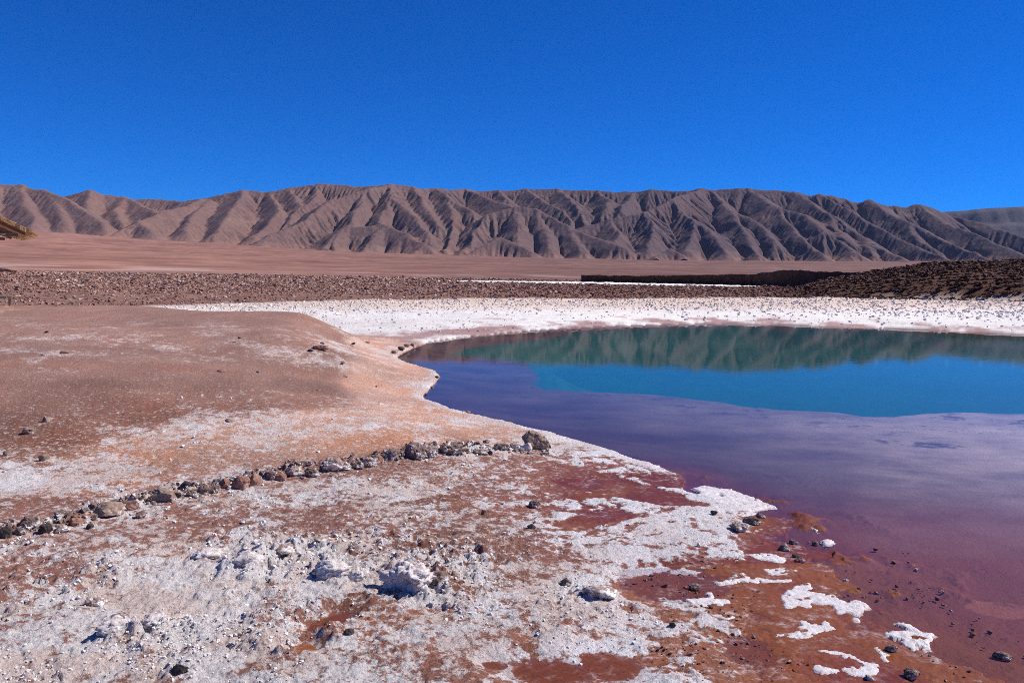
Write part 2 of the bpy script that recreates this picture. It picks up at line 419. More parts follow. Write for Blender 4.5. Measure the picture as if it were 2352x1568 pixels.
# brine-filled hollows: centre, radii (photo), depth
HOLLOW = [(742,1415,52,15,-.35,1.0),(690,1437,30,8,-.2,.8),(685,1476,38,13,-.1,.9),(1540,1335,90,26,.12,1.0),(1470,1328,40,10,.1,.8),
          (1130,1509,32,11,0,.9),(1260,1525,88,24,.05,1.0),(1400,1515,70,28,.2,1.0),(1500,1505,40,14,.1,.8),(1720,1490,48,22,.25,.9),(1205,1455,18,8,0,.6),
          (1380,1105,120,14,.1,1.0),(1480,1130,110,18,.15,1.0),(1560,1110,60,10,.1,.9),(1370,1185,80,14,-.05,1.0),(1320,1200,60,8,0,.8),(1300,1070,60,7,0,.7),(1560,1150,70,9,.1,.9)]
# dry red hollows and stains
STAIN = [(960,1261,48,7,0),(900,1240,30,5,0),(800,1385,42,20,0),(1020,1345,60,14,.2),(130,1010,100,24,0),(1000,1150,120,9,-.15),(290,940,120,40,.1),(700,885,110,18,.1),(250,880,140,12,0),(60,970,120,30,0)]

def blob(u, v, e):
    cx, cy, rx, ry, rot = e[:5]
    c, s = math.cos(rot), math.sin(rot)
    a = ((u - cx) * c + (v - cy) * s) / rx; b = (-(u - cx) * s + (v - cy) * c) / ry
    return 1 - np.sqrt(a * a + b * b)            # 1 at the centre, 0 on the rim

# ------------------------------------------------------------------ ground sheet: polar grid, fine near the lagoon's shore
AZ = math.radians(38.5)
az_f = np.linspace(-AZ, AZ, 1010)
az_b = np.linspace(AZ, math.tau - AZ, 74)[1:-1]
az = np.concatenate([az_f, az_b])
r_rows = np.concatenate([
    np.geomspace(0.25, 3.1, 12),
    (F / W2 * 1024 * CAM_H) / np.arange(F / W2 * 1024 * CAM_H / 3.2, F / W2 * 1024 * CAM_H / 48, -0.84),
    np.geomspace(48.6, 120, 62), np.geomspace(122, 700, 80), np.geomspace(715, 5600, 66), np.geomspace(6200, 14000, 8)])
RR, AA = np.meshgrid(r_rows, az, indexing='ij')
gx = (RR * np.sin(AA)).astype(np.float64); gy = (RR * np.cos(AA)).astype(np.float64)
gz, gsd = coarse_height(gx, gy)
gz = gz.astype(np.float32)
pu, pv = project(gx, gy, gz)
rr = RR.astype(np.float32)
near = (rr < 60) & (gy > 0)

# salt cover
nS1 = fbm(gx, gy, 1.1, 6, 3, rr, 0.62); nS2 = fbm(gx, gy, 0.16, 4, 4, rr, 0.7)
warpu = 26 * fbm(gx, gy, 1.3, 3, 61, rr) * np.clip(12 / rr, 0.3, 1.6); warpv = 14 * fbm(gx, gy, 1.3, 3, 62, rr) * np.clip(12 / rr, .3, 1.4)
tu, tv = pu + warpu, pv + warpv
frac = table(TU, TV, S_, tu, tv) + .13 * sstep(1180, 1260, tv) * sstep(1300, 1000, tu); frac = frac + .11 * sstep(1150, 1250, tu) * sstep(1760, 1640, tu) * sstep(1060, 1110, tv) * sstep(1520, 1420, tv); wet = table(TU, TV, W_, tu, tv); lump = table(LU, LV, L_, tu, tv)
lump = np.where(pv > 3000, 0.4, lump); lump = np.where(pv < 880, 0.05, lump)
wet = np.where(gsd > 0, 1, wet); wet = np.where((rr > 16) & (gsd <= 0), 0, wet)
stain = np.zeros(gx.shape, np.float32)
for e in STAIN:
    b_ = blob(tu, tv, e); frac = frac - 0.35 * sstep(-.25, .35, b_); stain = np.maximum(stain, sstep(-.3, .5, b_))
hol = np.zeros(gx.shape, np.float32); holw = hol.copy()
tu2 = pu + 0.8 * warpu + 10 * nS2; tv2 = pv + 0.7 * warpv + 5 * nS2
for e in HOLLOW:
    b_ = blob(tu2, tv2, e); hol = np.maximum(hol, e[5] * sstep(-.12, .12, b_)); holw = np.maximum(holw, e[5] * sstep(-1.3, .15, b_)) if e[1] > 1300 else holw
frac = frac * (1 - hol)
nR = fbm(gx, gy, .55, 4, 45, rr, .6, True)
mixn = uni(lerp(0.70 * nS1 + 0.55 * nS2, 0.42 * nS1 + 0.30 * nS2 - .42 * (nR - .42), wet), 0.24)
soft = lerp(0.30, 0.05, wet)
salt = sstep(-soft, soft, frac - mixn)
s0 = (frac - mixn) * lerp(0.62, 1.9, wet); s0 = s0 - .16 * sstep(.26, .10, frac) * (1 - wet)
salt = np.where(gsd > 0.05, 0, salt)
# white rim along the near shore
rim = np.exp(-((gsd + 0.10) / 0.10) ** 2) * sstep(8.0, 9.3, gy) * sstep(19, 15, gy) * (gsd < 0.03)
salt = np.maximum(salt, rim * sstep(-.3, .1, nS1 + .25)); s0 = np.maximum(s0, rim * .5 - .1)

# small relief
inN = rr < 15
xs, ys = gx[inN], gy[inN]; rn = rr[inN]
lm = np.zeros(gx.shape, np.float32)
tot = np.zeros(xs.shape, np.float32)
for sc_, hh, seed in ((0.19, 0.038, 11), (0.095, 0.036, 12), (0.048, 0.026, 13)):
    wx_ = xs + 0.25 * sc_ * perlin(xs / sc_ * 1.7, ys / sc_ * 1.7, seed + 40); wy_ = ys + 0.25 * sc_ * perlin(xs / sc_ * 1.7, ys / sc_ * 1.7, seed + 50)
    dW, idW = worley(wx_, wy_, sc_, seed)
    dome = np.sqrt(np.clip(1 - (dW / 0.62) ** 2, 0, 1)) * (idW ** 1.6)
    fade = np.clip(sc_ / (rn * 0.0026) - 1, 0, 1)
    tot += hh * dome * fade
lm[inN] = tot
rowp = np.array([ground_uv for ground_uv in on_plane(np.array([-250., 0, 100, 240, 370, 480, 580, 670, 760, 850, 950, 1040, 1150, 1240]), np.array([1290., 1232, 1222, 1186, 1150, 1132, 1116, 1096, 1089, 1072, 1054, 1043, 1032, 1030]), .06)])
rowy = np.interp(gx, rowp[:, 0], rowp[:, 1]); inrow = (gx < rowp[-1, 0] + .1) & (gx > rowp[0, 0])
berm = np.exp(-((gy - rowy) / (0.16 + .06 * ripple0)) ** 2) * inrow if False else np.exp(-((gy - rowy) / 0.17) ** 2) * inrow * sstep(rowp[-1, 0] + .1, rowp[-1, 0] - .6, gx)
lump = np.maximum(lump, berm * 1.1)
for e in ((930,1345,120,40,0),(775,1310,80,30,0),(560,1290,110,26,0),(470,1275,70,24,0),(640,1258,60,20,0),(300,1445,110,30,0)):
    lump = np.maximum(lump, 1.5 * sstep(-.5, .5, blob(tu, tv, e)))
clus = sstep(-0.25, 0.35, fbm(gx, gy, 0.9, 4, 21, rr))
crumb = fbm(gx, gy, 0.09, 3, 22, rr, 0.7); ripple = fbm(gx, gy, 0.5, 4, 23, rr, 0.6)
dry = 1 - wet
relief = lm * (lump * lerp(0.35, 1.25, clus) + 0.10) * (0.35 + 0.65 * np.maximum(salt, dry)) + 0.022 * crumb * (0.25 + lump) * (0.3 + 0.7 * dry) + 0.045 * ripple * (0.25 + 0.75 * lump) * dry
dark_pits = sstep(0.30, 0.5, fbm(gx, gy, 0.35, 4, 29, rr, 0.6)) * lump
relief -= 0.03 * dark_pits * dry
relief += berm * (0.035 + 0.05 * fbm(gx, gy, 0.22, 3, 25, rr))
mid = fbm(gx, gy, 2.2, 5, 24, rr, 0.55)
relief += np.where(rr > 8, 0.05 * mid * sstep(8, 13, rr) * np.where(gsd > 0, 0.0, 1), 0)
land = gsd <= 0
flatz = lerp(0.002, 0.013, salt) + 0.014 * ripple + 0.004 * crumb                  # wet mud flat close to brine level
zland = lerp(gz, flatz, np.clip(wet, 0, 1) * (rr < 16)) + relief * np.where(land, 1, 0)
zland = lerp(zland, np.minimum(zland, -0.006 + 0.010 * ripple), holw * land)
# shallow bed near the mud flat: humps that break the surface
shallow = sstep(2.2, 0.0, gsd) * (gsd > 0) * sstep(10.5, 7.5, gy)
hump = fbm(gx, gy, 0.55, 5, 33, rr, 0.62)
zbed = gz + 0.022 * hump * (0.25 + shallow) * (gsd > 0) + shallow * 0.03 * sstep(.12, .5, hump)
dsd = poly_sdf(gx[near], gy[near], deep)
dshelf = np.full(gx.shape, 9, np.float32); dshelf[near] = -dsd
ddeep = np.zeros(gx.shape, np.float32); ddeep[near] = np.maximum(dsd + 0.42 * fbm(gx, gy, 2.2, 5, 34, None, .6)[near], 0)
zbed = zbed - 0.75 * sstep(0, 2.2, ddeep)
fz = np.where(land, zland, np.minimum(zbed, 0.03)).astype(np.float32)
# dry ground never sinks under brine level
dryland = land & ((wet < 0.25) & (holw < 0.3))
fz = np.where(dryland & (rr < 60), np.maximum(fz, 0.012), fz)
fz = np.where(land & (rr >= 16) & (rr < 60), np.maximum(fz, 0.02 + 0.01 * crumb), fz)

# far relief: rough salt flat, then cloddy ground
uu, vv = project(gx, gy, gz)
band_bot = np.interp(uu, [-500, 0, 150, 300, 700, 1000, 1500, 1900, 2352, 3000], [712, 709, 706, 702, 690, 686, 684, 680, 691, 700]) + 3.0 * perlin(gx / 6, gy / 14, 90) 
back_side = (rr > 23) & (gsd < -0.2) & (gy > 5)
cl = sstep(-4, 1, band_bot - vv) * sstep(900, 420, rr) * back_side                       # cloddy zone
cl = np.where(gy < 5, 0.3 * sstep(20, 60, rr), cl)
far_rough = fbm(gx, gy, 3.0, 4, 71, rr * 0.5, 0.7)
white_zone = back_side & (rr > 24) & (rr < 130)
fz = fz + np.where(back_side, 0.05 * far_rough * sstep(24, 34, rr), 0) + (cl * 0.30 * np.abs(far_rough) * np.clip(rr / 120, 0.5, 2.5)).astype(np.float32)
fan_gully = fbm(gx, gy, 160, 5, 72, rr, 0.6)
fz = fz + (sstep(700, 2500, rr) * 7 * fan_gully).astype(np.float32)

# albedo
def colr(*c): return np.array(c, np.float32)
RED = colr(.325, .140, .088); PEACH = colr(.66, .365, .250); PINK = colr(.345, .160, .118); WETRED = colr(.175, .038, .022); ORANGE = colr(.23, .070, .020)
SALTC = colr(.85, .80, .78); PSALT = colr(.78, .645, .585)
peach_w = sstep(-0.15, 0.35, np.maximum.reduce([blob(tu, tv, (700, 1010, 520, 70, -.08)), blob(tu, tv, (900, 890, 130, 90, .3)), blob(tu, tv, (1080, 985, 170, 40, .2)), blob(tu, tv, (350, 1090, 330, 30, -.15)), blob(tu, tv, (880, 800, 90, 30, .2))]))
fore = sstep(1000, 1090, tv + 0.07 * (tu - 700))
bare = lerp(RED, PINK, fore[..., None]); bare = lerp(bare, PEACH, (peach_w * lerp(1, 0.4, fore))[..., None])
bare = bare * (1 + 0.45 * fbm(gx, gy, 2.4, 5, 41, rr, 0.6))[..., None]
orng = sstep(.1, .6, fbm(gx, gy, 1.6, 4, 43, rr) + 0.25 * (peach_w > .4))
bare = lerp(bare, bare * colr(1.08, .90, .74), orng[..., None])
bare = bare * (1 - stain[..., None] * colr(.20, .30, .36))
veil_w = sstep(8.5, 13, rr) * (1 - wet)
veil = sstep(-.42, .30, s0 + .10 * fbm(gx, gy * .6, .8, 4, 63, rr, .65))
SALV = lerp(PSALT, SALTC, .35)
bare = lerp(bare, SALV, (.36 * veil * veil_w)[..., None]); s0 = s0 - .13 * veil_w
wr = lerp(WETRED, ORANGE, sstep(-.25, .35, fbm(gx, gy, 0.9, 4, 42, rr) + np.where(pv > 1290, .35, -.2))[..., None])
bare = lerp(bare, wr, np.clip(np.maximum(wet * 1.1, hol), 0, 1)[..., None])
sc_mix = sstep(.35, .75, uni(fbm(gx, gy, .45, 4, 44, rr), .2) * .7 + .3 * np.clip(lump, 0, 1))
sal = lerp(PSALT, SALTC, np.clip(sc_mix + wet * .6, 0, 1)[..., None]); sal = lerp(sal, colr(.80, .79, .83), (wet * .8)[..., None])  # wet salt tinted bluish: the skylight on it is put into the colour
alb = bare * 1.0
# lake bed
bedw = table([1000,1300,1600,1900,2100,2352], [820,900,960,1010,1060,1120,1200,1300,1568],
   [[.1,.1,.2,.2,.2,.2],[0,.12,.25,.35,.4,.5],[0,.06,.22,.45,.6,.7],[0,.0,.08,.3,.6,.75],[0,0,.02,.2,.5,.65],[0,0,0,.08,.3,.4],[0,0,0,.02,.08,.1],[0,0,0,0,0,0],[0,0,0,0,0,0]], tu, tv)
bedn = fbm(gx * 0.8, gy * 1.3, 1.5, 6, 46, rr, 0.62)
bedw = np.clip(bedw * (1 + .5 * bedn) + 0.16 * bedn + .34 * fbm(gx * .7, gy * 1.2, .45, 5, 48, rr * .6, .75) * sstep(.05, .5, bedw), 0, 1)
bedc = lerp(lerp(colr(.090, .036, .034), colr(.225, .062, .040), sstep(1080, 1250, tv)[..., None]), colr(.70, .60, .56), bedw[..., None])
bedc = lerp(bedc, ORANGE * 1.0, (sstep(1200, 1450, tv) * .8 * sstep(-.3, .3, bedn))[..., None])
pale = sstep(.42, .62, fbm(gx, gy, .35, 4, 47, rr)) * np.maximum.reduce([sstep(-.3, .5, blob(tu, tv, (2110, 1195, 130, 26, .05))), .8 * sstep(-.2, .5, blob(tu, tv, (2200, 1040, 260, 60, .1))), .5 * sstep(-.2, .5, blob(tu, tv, (1900, 1000, 260, 40, .1)))])
bedc = lerp(bedc, colr(.55, .40, .33), np.clip(pale * 1.2, 0, 1)[..., None])
bedc = lerp(bedc, colr(.33, .115, .075), sstep(-.02, .06, np.maximum(blob(tu2, tv2, (2300, 1402, 82, 17, .12)), blob(tu2, tv2, (1960, 1295, 90, 14, .2))))[..., None])
dk = np.maximum(sstep(0, .5, blob(tu2, tv2, (2120, 1020, 150, 8, .12))), .8 * sstep(0, .4, blob(tu2, tv2, (2290, 1388, 60, 5, .2))))
fl = fbm(gx, gy * 1.5, .5, 5, 49, rr * .6, .75)
bedc = lerp(bedc, colr(.05, .03, .04), (dk * sstep(-.05, .22, fl + .10) * .9)[..., None])
fl2 = sstep(.10, .30, fbm(gx * .8 + 5, gy * 1.6, .7, 5, 50, rr * .6, .75)) * sstep(3.2, .2, np.where(ddeep > 0, 9, -np.where(near, -99, 0) * 0 + np.abs(dshelf))) * .8
bedc = lerp(bedc, colr(.07, .04, .05), fl2[..., None])
bedc = lerp(bedc, wr, (sstep(.9, 0, gsd) * sstep(10, 8, gy))[..., None])
alb = np.where((gsd > 0)[..., None], bedc, alb); s0 = np.where(gsd > 0, -2, s0)
alb = np.where(((gsd > 0) & (ddeep > 0.0))[..., None], lerp(alb, colr(.005, .145, .135), sstep(.0, .22, ddeep)[..., None]), alb)  # turquoise light scattered by deep water, put into the bed colour
# behind the rise: white salt flat, then brown clods, then the plain and fans
wn1 = fbm(gx, gy * 0.5, 2.2, 5, 51, rr * .6, .65)
flat_salt = lerp(colr(.86, .82, .78), colr(.72, .58, .48), sstep(722, 696, vv + 8 * wn1)[..., None])
mud = sstep(.05, .35, wn1 + .35 * sstep(-5.5, -0.5, gsd) - .12) * sstep(-9, -2, gsd)
flat_salt = lerp(flat_salt, colr(.34, .17, .15), (mud * .85)[..., None])
flat_salt = lerp(flat_salt, colr(.30, .18, .14), (sstep(.25, .5, wn1) * .65 * sstep(705, 690, vv))[..., None])
isflat = sstep(-3.2, -4.6, -(0)) if False else None
behind = np.interp(gx, [-400, -60, -30, -16, -10, -7.2, -5.4, -4.1, -3.2, -2.2, 60], [60, 36, 30, 28.8, 29.0, 26.6, 25.0, 24.2, 23.6, 22.4, 16])
wflat = sstep(0.6, 2.0, gy - behind + 0.4 * nS1) * (gsd <= 0) * (gy > 10)
alb = lerp(alb, flat_salt, wflat[..., None]); s0 = lerp(s0, -2, wflat)
clodc = lerp(colr(.18, .09, .066), colr(.32, .185, .142), uni(far_rough, .25)[..., None])
saltbits = sstep(.30, .55, fbm(gx, gy * .4, 6, 4, 53, rr * .5, .7)) * .75
clodc = lerp(clodc, colr(.66, .58, .54), saltbits[..., None])
hilly = sstep(1560, 1900, uu) * sstep(60, 90, rr) * sstep(500, 300, rr)
clodc = lerp(clodc, colr(.095, .040, .025), (hilly * .95)[..., None])
alb = lerp(alb, clodc, (cl * wflat)[..., None])
# thin white strip before the dark bank
strip_v = np.interp(uu, [900, 1000, 1340, 1760, 1830], [642, 645.5, 650.5, 657, 658]); sw = np.interp(uu, [930, 1100, 1500, 1700, 1800], [0, 2.2, 4.2, 3.6, 0])
strip = sstep(1.2, .6, np.abs(vv - strip_v) / np.maximum(sw, .01)) * (rr > 90) * (uu > 940) * (uu < 1790)
alb = lerp(alb, colr(.84, .82, .81), strip[..., None])
fanc = lerp(colr(.22, .105, .078), colr(.37, .205, .155), uni(fan_gully + .5 * fbm(gx, gy, 900, 4, 73), .3)[..., None])
fanc = lerp(fanc, colr(.48, .36, .32), (sstep(520, 640, rr) * sstep(1000, 700, rr) * sstep(-.1, .4, fbm(gx, gy * .3, 60, 4, 74)) * .8)[..., None])
streak = sstep(.22, .5, fbm(gx * .35 + gy * .15, gy * .8, 110, 5, 75, rr, .6))
fanc = fanc * (1 - .5 * streak[..., None]) * (1 + .35 * fbm(gx * .5, gy, 45, 4, 76, rr * .5, .7))[..., None]
fanc = fanc * lerp(colr(1.06, 1.0, .95), colr(.60, .58, .60), sstep(-.50, .22, np.arctan2(gx, np.maximum(gy, 1)))[..., None])
alb = lerp(alb, fanc, sstep(380, 560, rr)[..., None] * np.ones(3, np.float32))
s0 = np.where(rr > 60, -2, s0)
alb = np.clip(alb, 0.004, 0.86)
gloss = np.clip(np.where(land, np.maximum(wet * (1 - .75 * salt), hol), 0.6), 0, 1) * (rr < 60)
gloss = np.where(wflat > .5, mud * .5 * wflat, gloss)

g = mesh_obj('ground', np.stack([gx, gy, fz], -1).reshape(-1, 3), grid_faces(len(r_rows), len(az), True), m_ground)
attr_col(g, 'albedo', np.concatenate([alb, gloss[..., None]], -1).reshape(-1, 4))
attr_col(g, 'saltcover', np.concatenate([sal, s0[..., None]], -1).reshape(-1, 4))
tag(g, kind='structure')

# sampler for placing things on the ground
daz = az_f[1] - az_f[0]
def ground_z(x, y):
    r = math.hypot(x, y); a_ = math.atan2(x, y)
    i = int(np.clip(round((a_ + AZ) / daz), 0, len(az_f) - 1)); j = int(np.clip(np.searchsorted(r_rows, r), 0, len(r_rows) - 1))
    j0 = max(j - 2, 0); i0 = max(i - 2, 0)
    return float(np.median(fz[j0:j + 3, i0:i + 3]))
def ground_at(u, v):
    p = on_plane(np.array(u, float), np.array(v, float), 0.05)
    for _ in range(4):
        p = on_plane(np.array(u, float), np.array(v, float), ground_z(p[0], p[1]))
    return p

# ------------------------------------------------------------------ water
wr_ = np.concatenate([[0.8, 1.6, 2.4], (F / W2 * 1024 * CAM_H) / np.arange(F / W2 * 1024 * CAM_H / 3.0, F / W2 * 1024 * CAM_H / 47, -1.5)])
wa_ = np.linspace(math.radians(-23), math.radians(96), 330)
WR, WA = np.meshgrid(wr_, wa_, indexing='ij')
wx = WR * np.sin(WA); wy = WR * np.cos(WA)
a = np.array(deep_uv, float); deep_s = [tuple(p) for p in on_plane(a[:, 0], a[:, 1], -0.01)[:, :2]] + [(30, 27), (32, 16), (20, 12.2)]
wd = np.maximum(poly_sdf(wx, wy, deep_s) + .20 + .05 * fbm(wx, wy, 1.2, 3, 35), 0)
turb = 0.0 * wd
# only where the lagoon or the mud flat is
sdw = poly_sdf(wx, wy, pond)
water = mesh_obj('lagoon_water', np.stack([wx, wy, np.zeros_like(wx)], -1).reshape(-1, 3), grid_faces(*WR.shape), m_water)
attr_f(water, 'turbid', turb.ravel())
tag(water, kind='structure')

# ------------------------------------------------------------------ mountains
ridges = [
 [(-900,440,6.4),(-600,425,6.2),(-350,432,6.2),(-150,424,6.0),(0,422,6.0),(50,422,6.0),(77,432,5.95),(110,434,5.9),(152,451,5.75),(200,492,5.45),(245,526,5.1)],
 [(50,422,6.0),(62,455,5.65),(70,485,5.4),(62,515,5.1)], [(-150,424,6.0),(-120,470,5.5),(-90,520,5.1)], [(0,422,6.0),(-20,460,5.6),(-10,500,5.25)],
 [(-350,432,6.2),(-330,480,5.6),(-300,525,5.1)], [(-600,425,6.2),(-640,480,5.6),(-650,520,5.1)],
 [(110,434,5.9),(130,470,5.6),(140,505,5.3)],
 [(152,452,6.9),(205,435,6.7),(227,446,6.7),(277,451,6.7),(294,457,6.6),(345,478,6.2),(375,492,5.9)],
 [(205,435,6.7),(195,462,6.35),(222,498,5.9),(240,520,5.6)], [(277,451,6.7),(270,480,6.2),(285,510,5.7)],
 [(294,457,7.2),(334,455.5,7.2),(397,458,7.2),(419,462,7.1),(467,454,6.7)],
 [(255,540,4.95),(312,507,5.3),(380,484,5.65),(440,470,6.0),(467,454,6.4)], [(312,507,5.3),(345,530,5.05)],
 [(419,462,6.5),(467,454,6.5),(520,442,6.5),(564,435,6.5),(617,441,6.5),(667,430.5,6.5),(734,422,6.5),(784,423,6.5),(824,426.5,6.45),(861,425,6.4),(898,422,6.35),(951,426.5,6.4),(974,431.5,6.45),(1001,430,6.5),(1048,436.5,6.6),(1075,434.5,6.7),(1101,437,6.8),(1145,435,6.8),(1175,436,6.8),(1211,432.5,6.8),(1285,434,6.8),(1368,435,6.75),(1401,439.5,6.7),(1451,439,6.7),(1495,435.5,6.6),(1535,439.5,6.6),(1569,439.5,6.55),(1609,434,6.5),(1635,437,6.5),(1699,431,6.45),(1722,431,6.45),(1755,436,6.45),(1799,437,6.45),(1819,439,6.4),(1862,450.5,6.45),(1882,446,6.4),(1905,449,6.4),(1932,454,6.45),(1960,466.5,6.5),(1992,456,6.4),(2025,469.5,6.45),(2045,474,6.5),(2055,473,6.5),(2077,478,6.5),(2102,470,6.5),(2135,475.5,6.55),(2173,488,6.6),(2268,516,6.3),(2400,560,5.8),(2500,595,5.4)],
 [(564,435,6.5),(540,470,5.9),(510,505,5.5),(490,535,5.15)], [(617,441,6.5),(640,478,5.85),(605,520,5.4),(590,540,5.15)], [(480,460,6.3),(440,500,5.6),(420,530,5.2)], [(667,430,6.5),(690,470,5.95),(660,505,5.6)],
 [(898,422,6.35),(850,434,6.1),(760,460,5.75),(690,508,5.3),(600,552,4.9)], [(734,422,6.5),(720,455,6.1),(690,480,5.85)],
 [(898,422,6.35),(906,450,5.9),(886,482,5.6),(872,515,5.3)], [(906,450,5.9),(950,500,5.45),(985,545,5.0)], [(850,434,6.1),(820,480,5.6),(800,515,5.3)],
 [(740,566,4.75),(790,520,5.12),(880,512,5.15),(930,537,4.98),(1000,574,4.72)], [(880,512,5.15),(850,555,4.85),(830,580,4.65)], [(790,520,5.12),(760,560,4.8)],
 [(955,578,4.65),(977,560,4.75),(1000,578,4.65)], [(720,582,4.65),(745,570,4.72),(770,584,4.62)],
 [(1001,430,6.5),(1032,455,6.0),(1042,482,5.7),(1036,530,5.28),(1018,572,4.85)], [(1032,455,6.0),(1085,480,5.75),(1100,500,5.6)], [(951,427,6.4),(975,470,5.8),(1000,510,5.4)],
 [(1075,434,6.7),(1120,455,6.3),(1170,470,5.9),(1180,475,5.6)],
 [(1060,572,4.78),(1100,520,5.2),(1130,488,5.45),(1180,475,5.55),(1230,479,5.5),(1300,512,5.2),(1360,540,5.0),(1430,566,4.75)], [(1180,475,5.55),(1195,520,5.15),(1185,560,4.8)], [(1230,479,5.5),(1255,525,5.1),(1262,572,4.72)], [(1300,512,5.2),(1325,550,4.9),(1340,575,4.7)],
 [(1075,578,4.6),(1145,541,4.82),(1225,578,4.6)],
 [(1211,433,6.8),(1240,455,6.3),(1290,480,5.9),(1318,512,5.6)], [(1285,434,6.8),(1310,455,6.3),(1331,477,5.95),(1335,505,5.65)], [(1368,435,6.75),(1400,460,6.3),(1390,485,5.9)], [(1145,435,6.8),(1160,455,6.4)], [(1451,439,6.7),(1440,465,6.2),(1420,485,5.85)],
 [(1330,524,5.3),(1400,502,5.4),(1480,482,5.5),(1540,457,5.8),(1600,441,6.3),(1609,434,6.5)],
 [(1480,482,5.5),(1500,525,5.15),(1485,572,4.75)], [(1540,457,5.8),(1590,500,5.4),(1585,545,5.0),(1570,575,4.72)], [(1400,502,5.4),(1420,540,5.05),(1410,572,4.75)], [(1590,500,5.4),(1640,540,5.0),(1660,577,4.7)],
 [(1635,437,6.5),(1680,480,5.85),(1705,530,5.3),(1745,580,4.75)], [(1680,480,5.85),(1740,510,5.5),(1790,560,4.95)],
 [(1722,431,6.45),(1780,468,5.85),(1830,528,5.3),(1905,592,4.65)], [(1780,468,5.85),(1850,490,5.6),(1900,530,5.2)],
 [(1819,439,6.4),(1900,490,5.8),(1990,546,5.3),(2100,606,4.6)], [(1900,490,5.8),(1930,530,5.35),(1960,575,4.85)],
 [(1882,446,6.4),(1965,492,5.95),(2090,556,5.4),(2220,608,4.7)], [(1990,546,5.3),(2010,580,4.9)],
 [(1992,456,6.4),(2090,512,5.85),(2220,572,5.3),(2330,610,4.75)], [(2090,512,5.85),(2110,550,5.45)],
 [(2102,470,6.5),(2200,522,6.0),(2352,584,5.3),(2440,612,4.85)],
 [(1510,583,4.4),(1540,571,4.5),(1570,584,4.4)],
]
MX0, MX1, MY0, MY1 = -5600.0, 5200.0, 4350.0, 7250.0
def ridge_base(nx, ny):
    X, Y = np.meshgrid(np.linspace(MX0, MX1, nx), np.linspace(MY0, MY1, ny), indexing='xy')
    Xw = X + 55 * fbm(X, Y, 700, 3, 101) + 20 * fbm(X, Y, 200, 2, 103); Yw = Y + 55 * fbm(X, Y, 700, 3, 102)
    B = np.full(X.shape, -500.0)
    for rl in ridges:
        P = np.array([at_depth(u, v, yk * 1000) for u, v, yk in rl])
        for A_, B_ in zip(P[:-1], P[1:]):
            lo = min(A_[0], B_[0]) - 1400; hi = max(A_[0], B_[0]) + 1400
            i0 = max(int((lo - MX0) / (MX1 - MX0) * (nx - 1)), 0); i1 = min(int((hi - MX0) / (MX1 - MX0) * (nx - 1)) + 2, nx)
            if i1 <= i0: continue
            xs_, ys_ = Xw[:, i0:i1], Yw[:, i0:i1]
            e = B_ - A_; t = np.clip(((xs_ - A_[0]) * e[0] + (ys_ - A_[1]) * e[1]) / (e[0] ** 2 + e[1] ** 2), 0, 1)
            d = np.hypot(xs_ - A_[0] - t * e[0], ys_ - A_[1] - t * e[1])
            zz = A_[2] + t * e[2] - 0.64 * (np.sqrt(d * d + 14 ** 2) - 14) * (1 - 0.16 * np.minimum(d / 1200, 1))
            k = B[:, i0:i1]; h = np.clip(1 - np.abs(k - zz) / 12.0, 0, 1)
            B[:, i0:i1] = np.maximum(k, zz) + h * h * 12 * 0.25
    return X, Y, B

def erode(Z, base, dx, iters, K, talus, dif=.01, KX=1.0):
    ny, nx = Z.shape
    idx = np.arange(ny * nx).reshape(ny, nx)
    offs = [(-1, 0, 1), (1, 0, 1), (0, -1, 1), (0, 1, 1), (-1, -1, 1.4142), (-1, 1, 1.4142), (1, -1, 1.4142), (1, 1, 1.4142)]
    for it in range(iters):
        P = np.pad(Z, 1, mode='edge'); best = np.zeros_like(Z); rec = idx.copy(); PI_ = np.pad(idx, 1, mode='edge')
        for oy, ox, l in offs:
            s = (Z - P[1 + oy:1 + oy + ny, 1 + ox:1 + ox + nx]) / (dx * l)
            m = s > best
            best = np.where(m, s, best); rec = np.where(m, PI_[1 + oy:1 + oy + ny, 1 + ox:1 + ox + nx], rec)
        order = np.argsort(-Z, axis=None).tolist(); R = rec.ravel().tolist(); A = [1.0] * (ny * nx)
        for i in order:
            q = R[i]
            if q != i: A[q] += A[i]
        A = np.array(A).reshape(ny, nx)
        Zr = Z.ravel()[rec.ravel()].reshape(ny, nx)
        E = K * KX * np.sqrt(np.minimum(A, 3000) * dx * dx) * best
        Z = Z - np.minimum(E, 0.6 * np.maximum(Z - Zr, 0))
        lap = P[:-2, 1:-1] + P[2:, 1:-1] + P[1:-1, :-2] + P[1:-1, 2:] - 4 * P[1:-1, 1:-1]
        Z = Z + dif * lap
        ex = np.maximum(best - talus, 0) * dx
        Z = Z - 0.3 * ex
        Z = np.maximum(Z, base)
    return Z

nx1, ny1 = 433, 117
X1, Y1, B1 = ridge_base(nx1, ny1)
base1 = fan_height(X1, Y1) - 8
Z1 = np.maximum(B1 + 24 * fbm(X1, Y1, 520, 5, 111, None, .55) , base1)
Z1 = erode(Z1, base1, 25.0, 6, 0.022, 0.85)
def upsample(Z, k):
    ny, nx = Z.shape
    yi = np.linspace(0, ny - 1, (ny - 1) * k + 1); xi = np.linspace(0, nx - 1, (nx - 1) * k + 1)
    T = np.stack([np.interp(xi, np.arange(nx), row) for row in Z])
    return np.stack([np.interp(yi, np.arange(ny), col) for col in T.T]).T
Z2 = upsample(Z1, 3); DX2 = 25.0 / 3
ny2, nx2 = Z2.shape
X2, Y2 = np.meshgrid(np.linspace(MX0, MX1, nx2), np.linspace(MY0, MY1, ny2), indexing='xy')
base2 = fan_height(X2, Y2) - 8
above = np.clip((Z2 - base2) / 60, 0, 1)
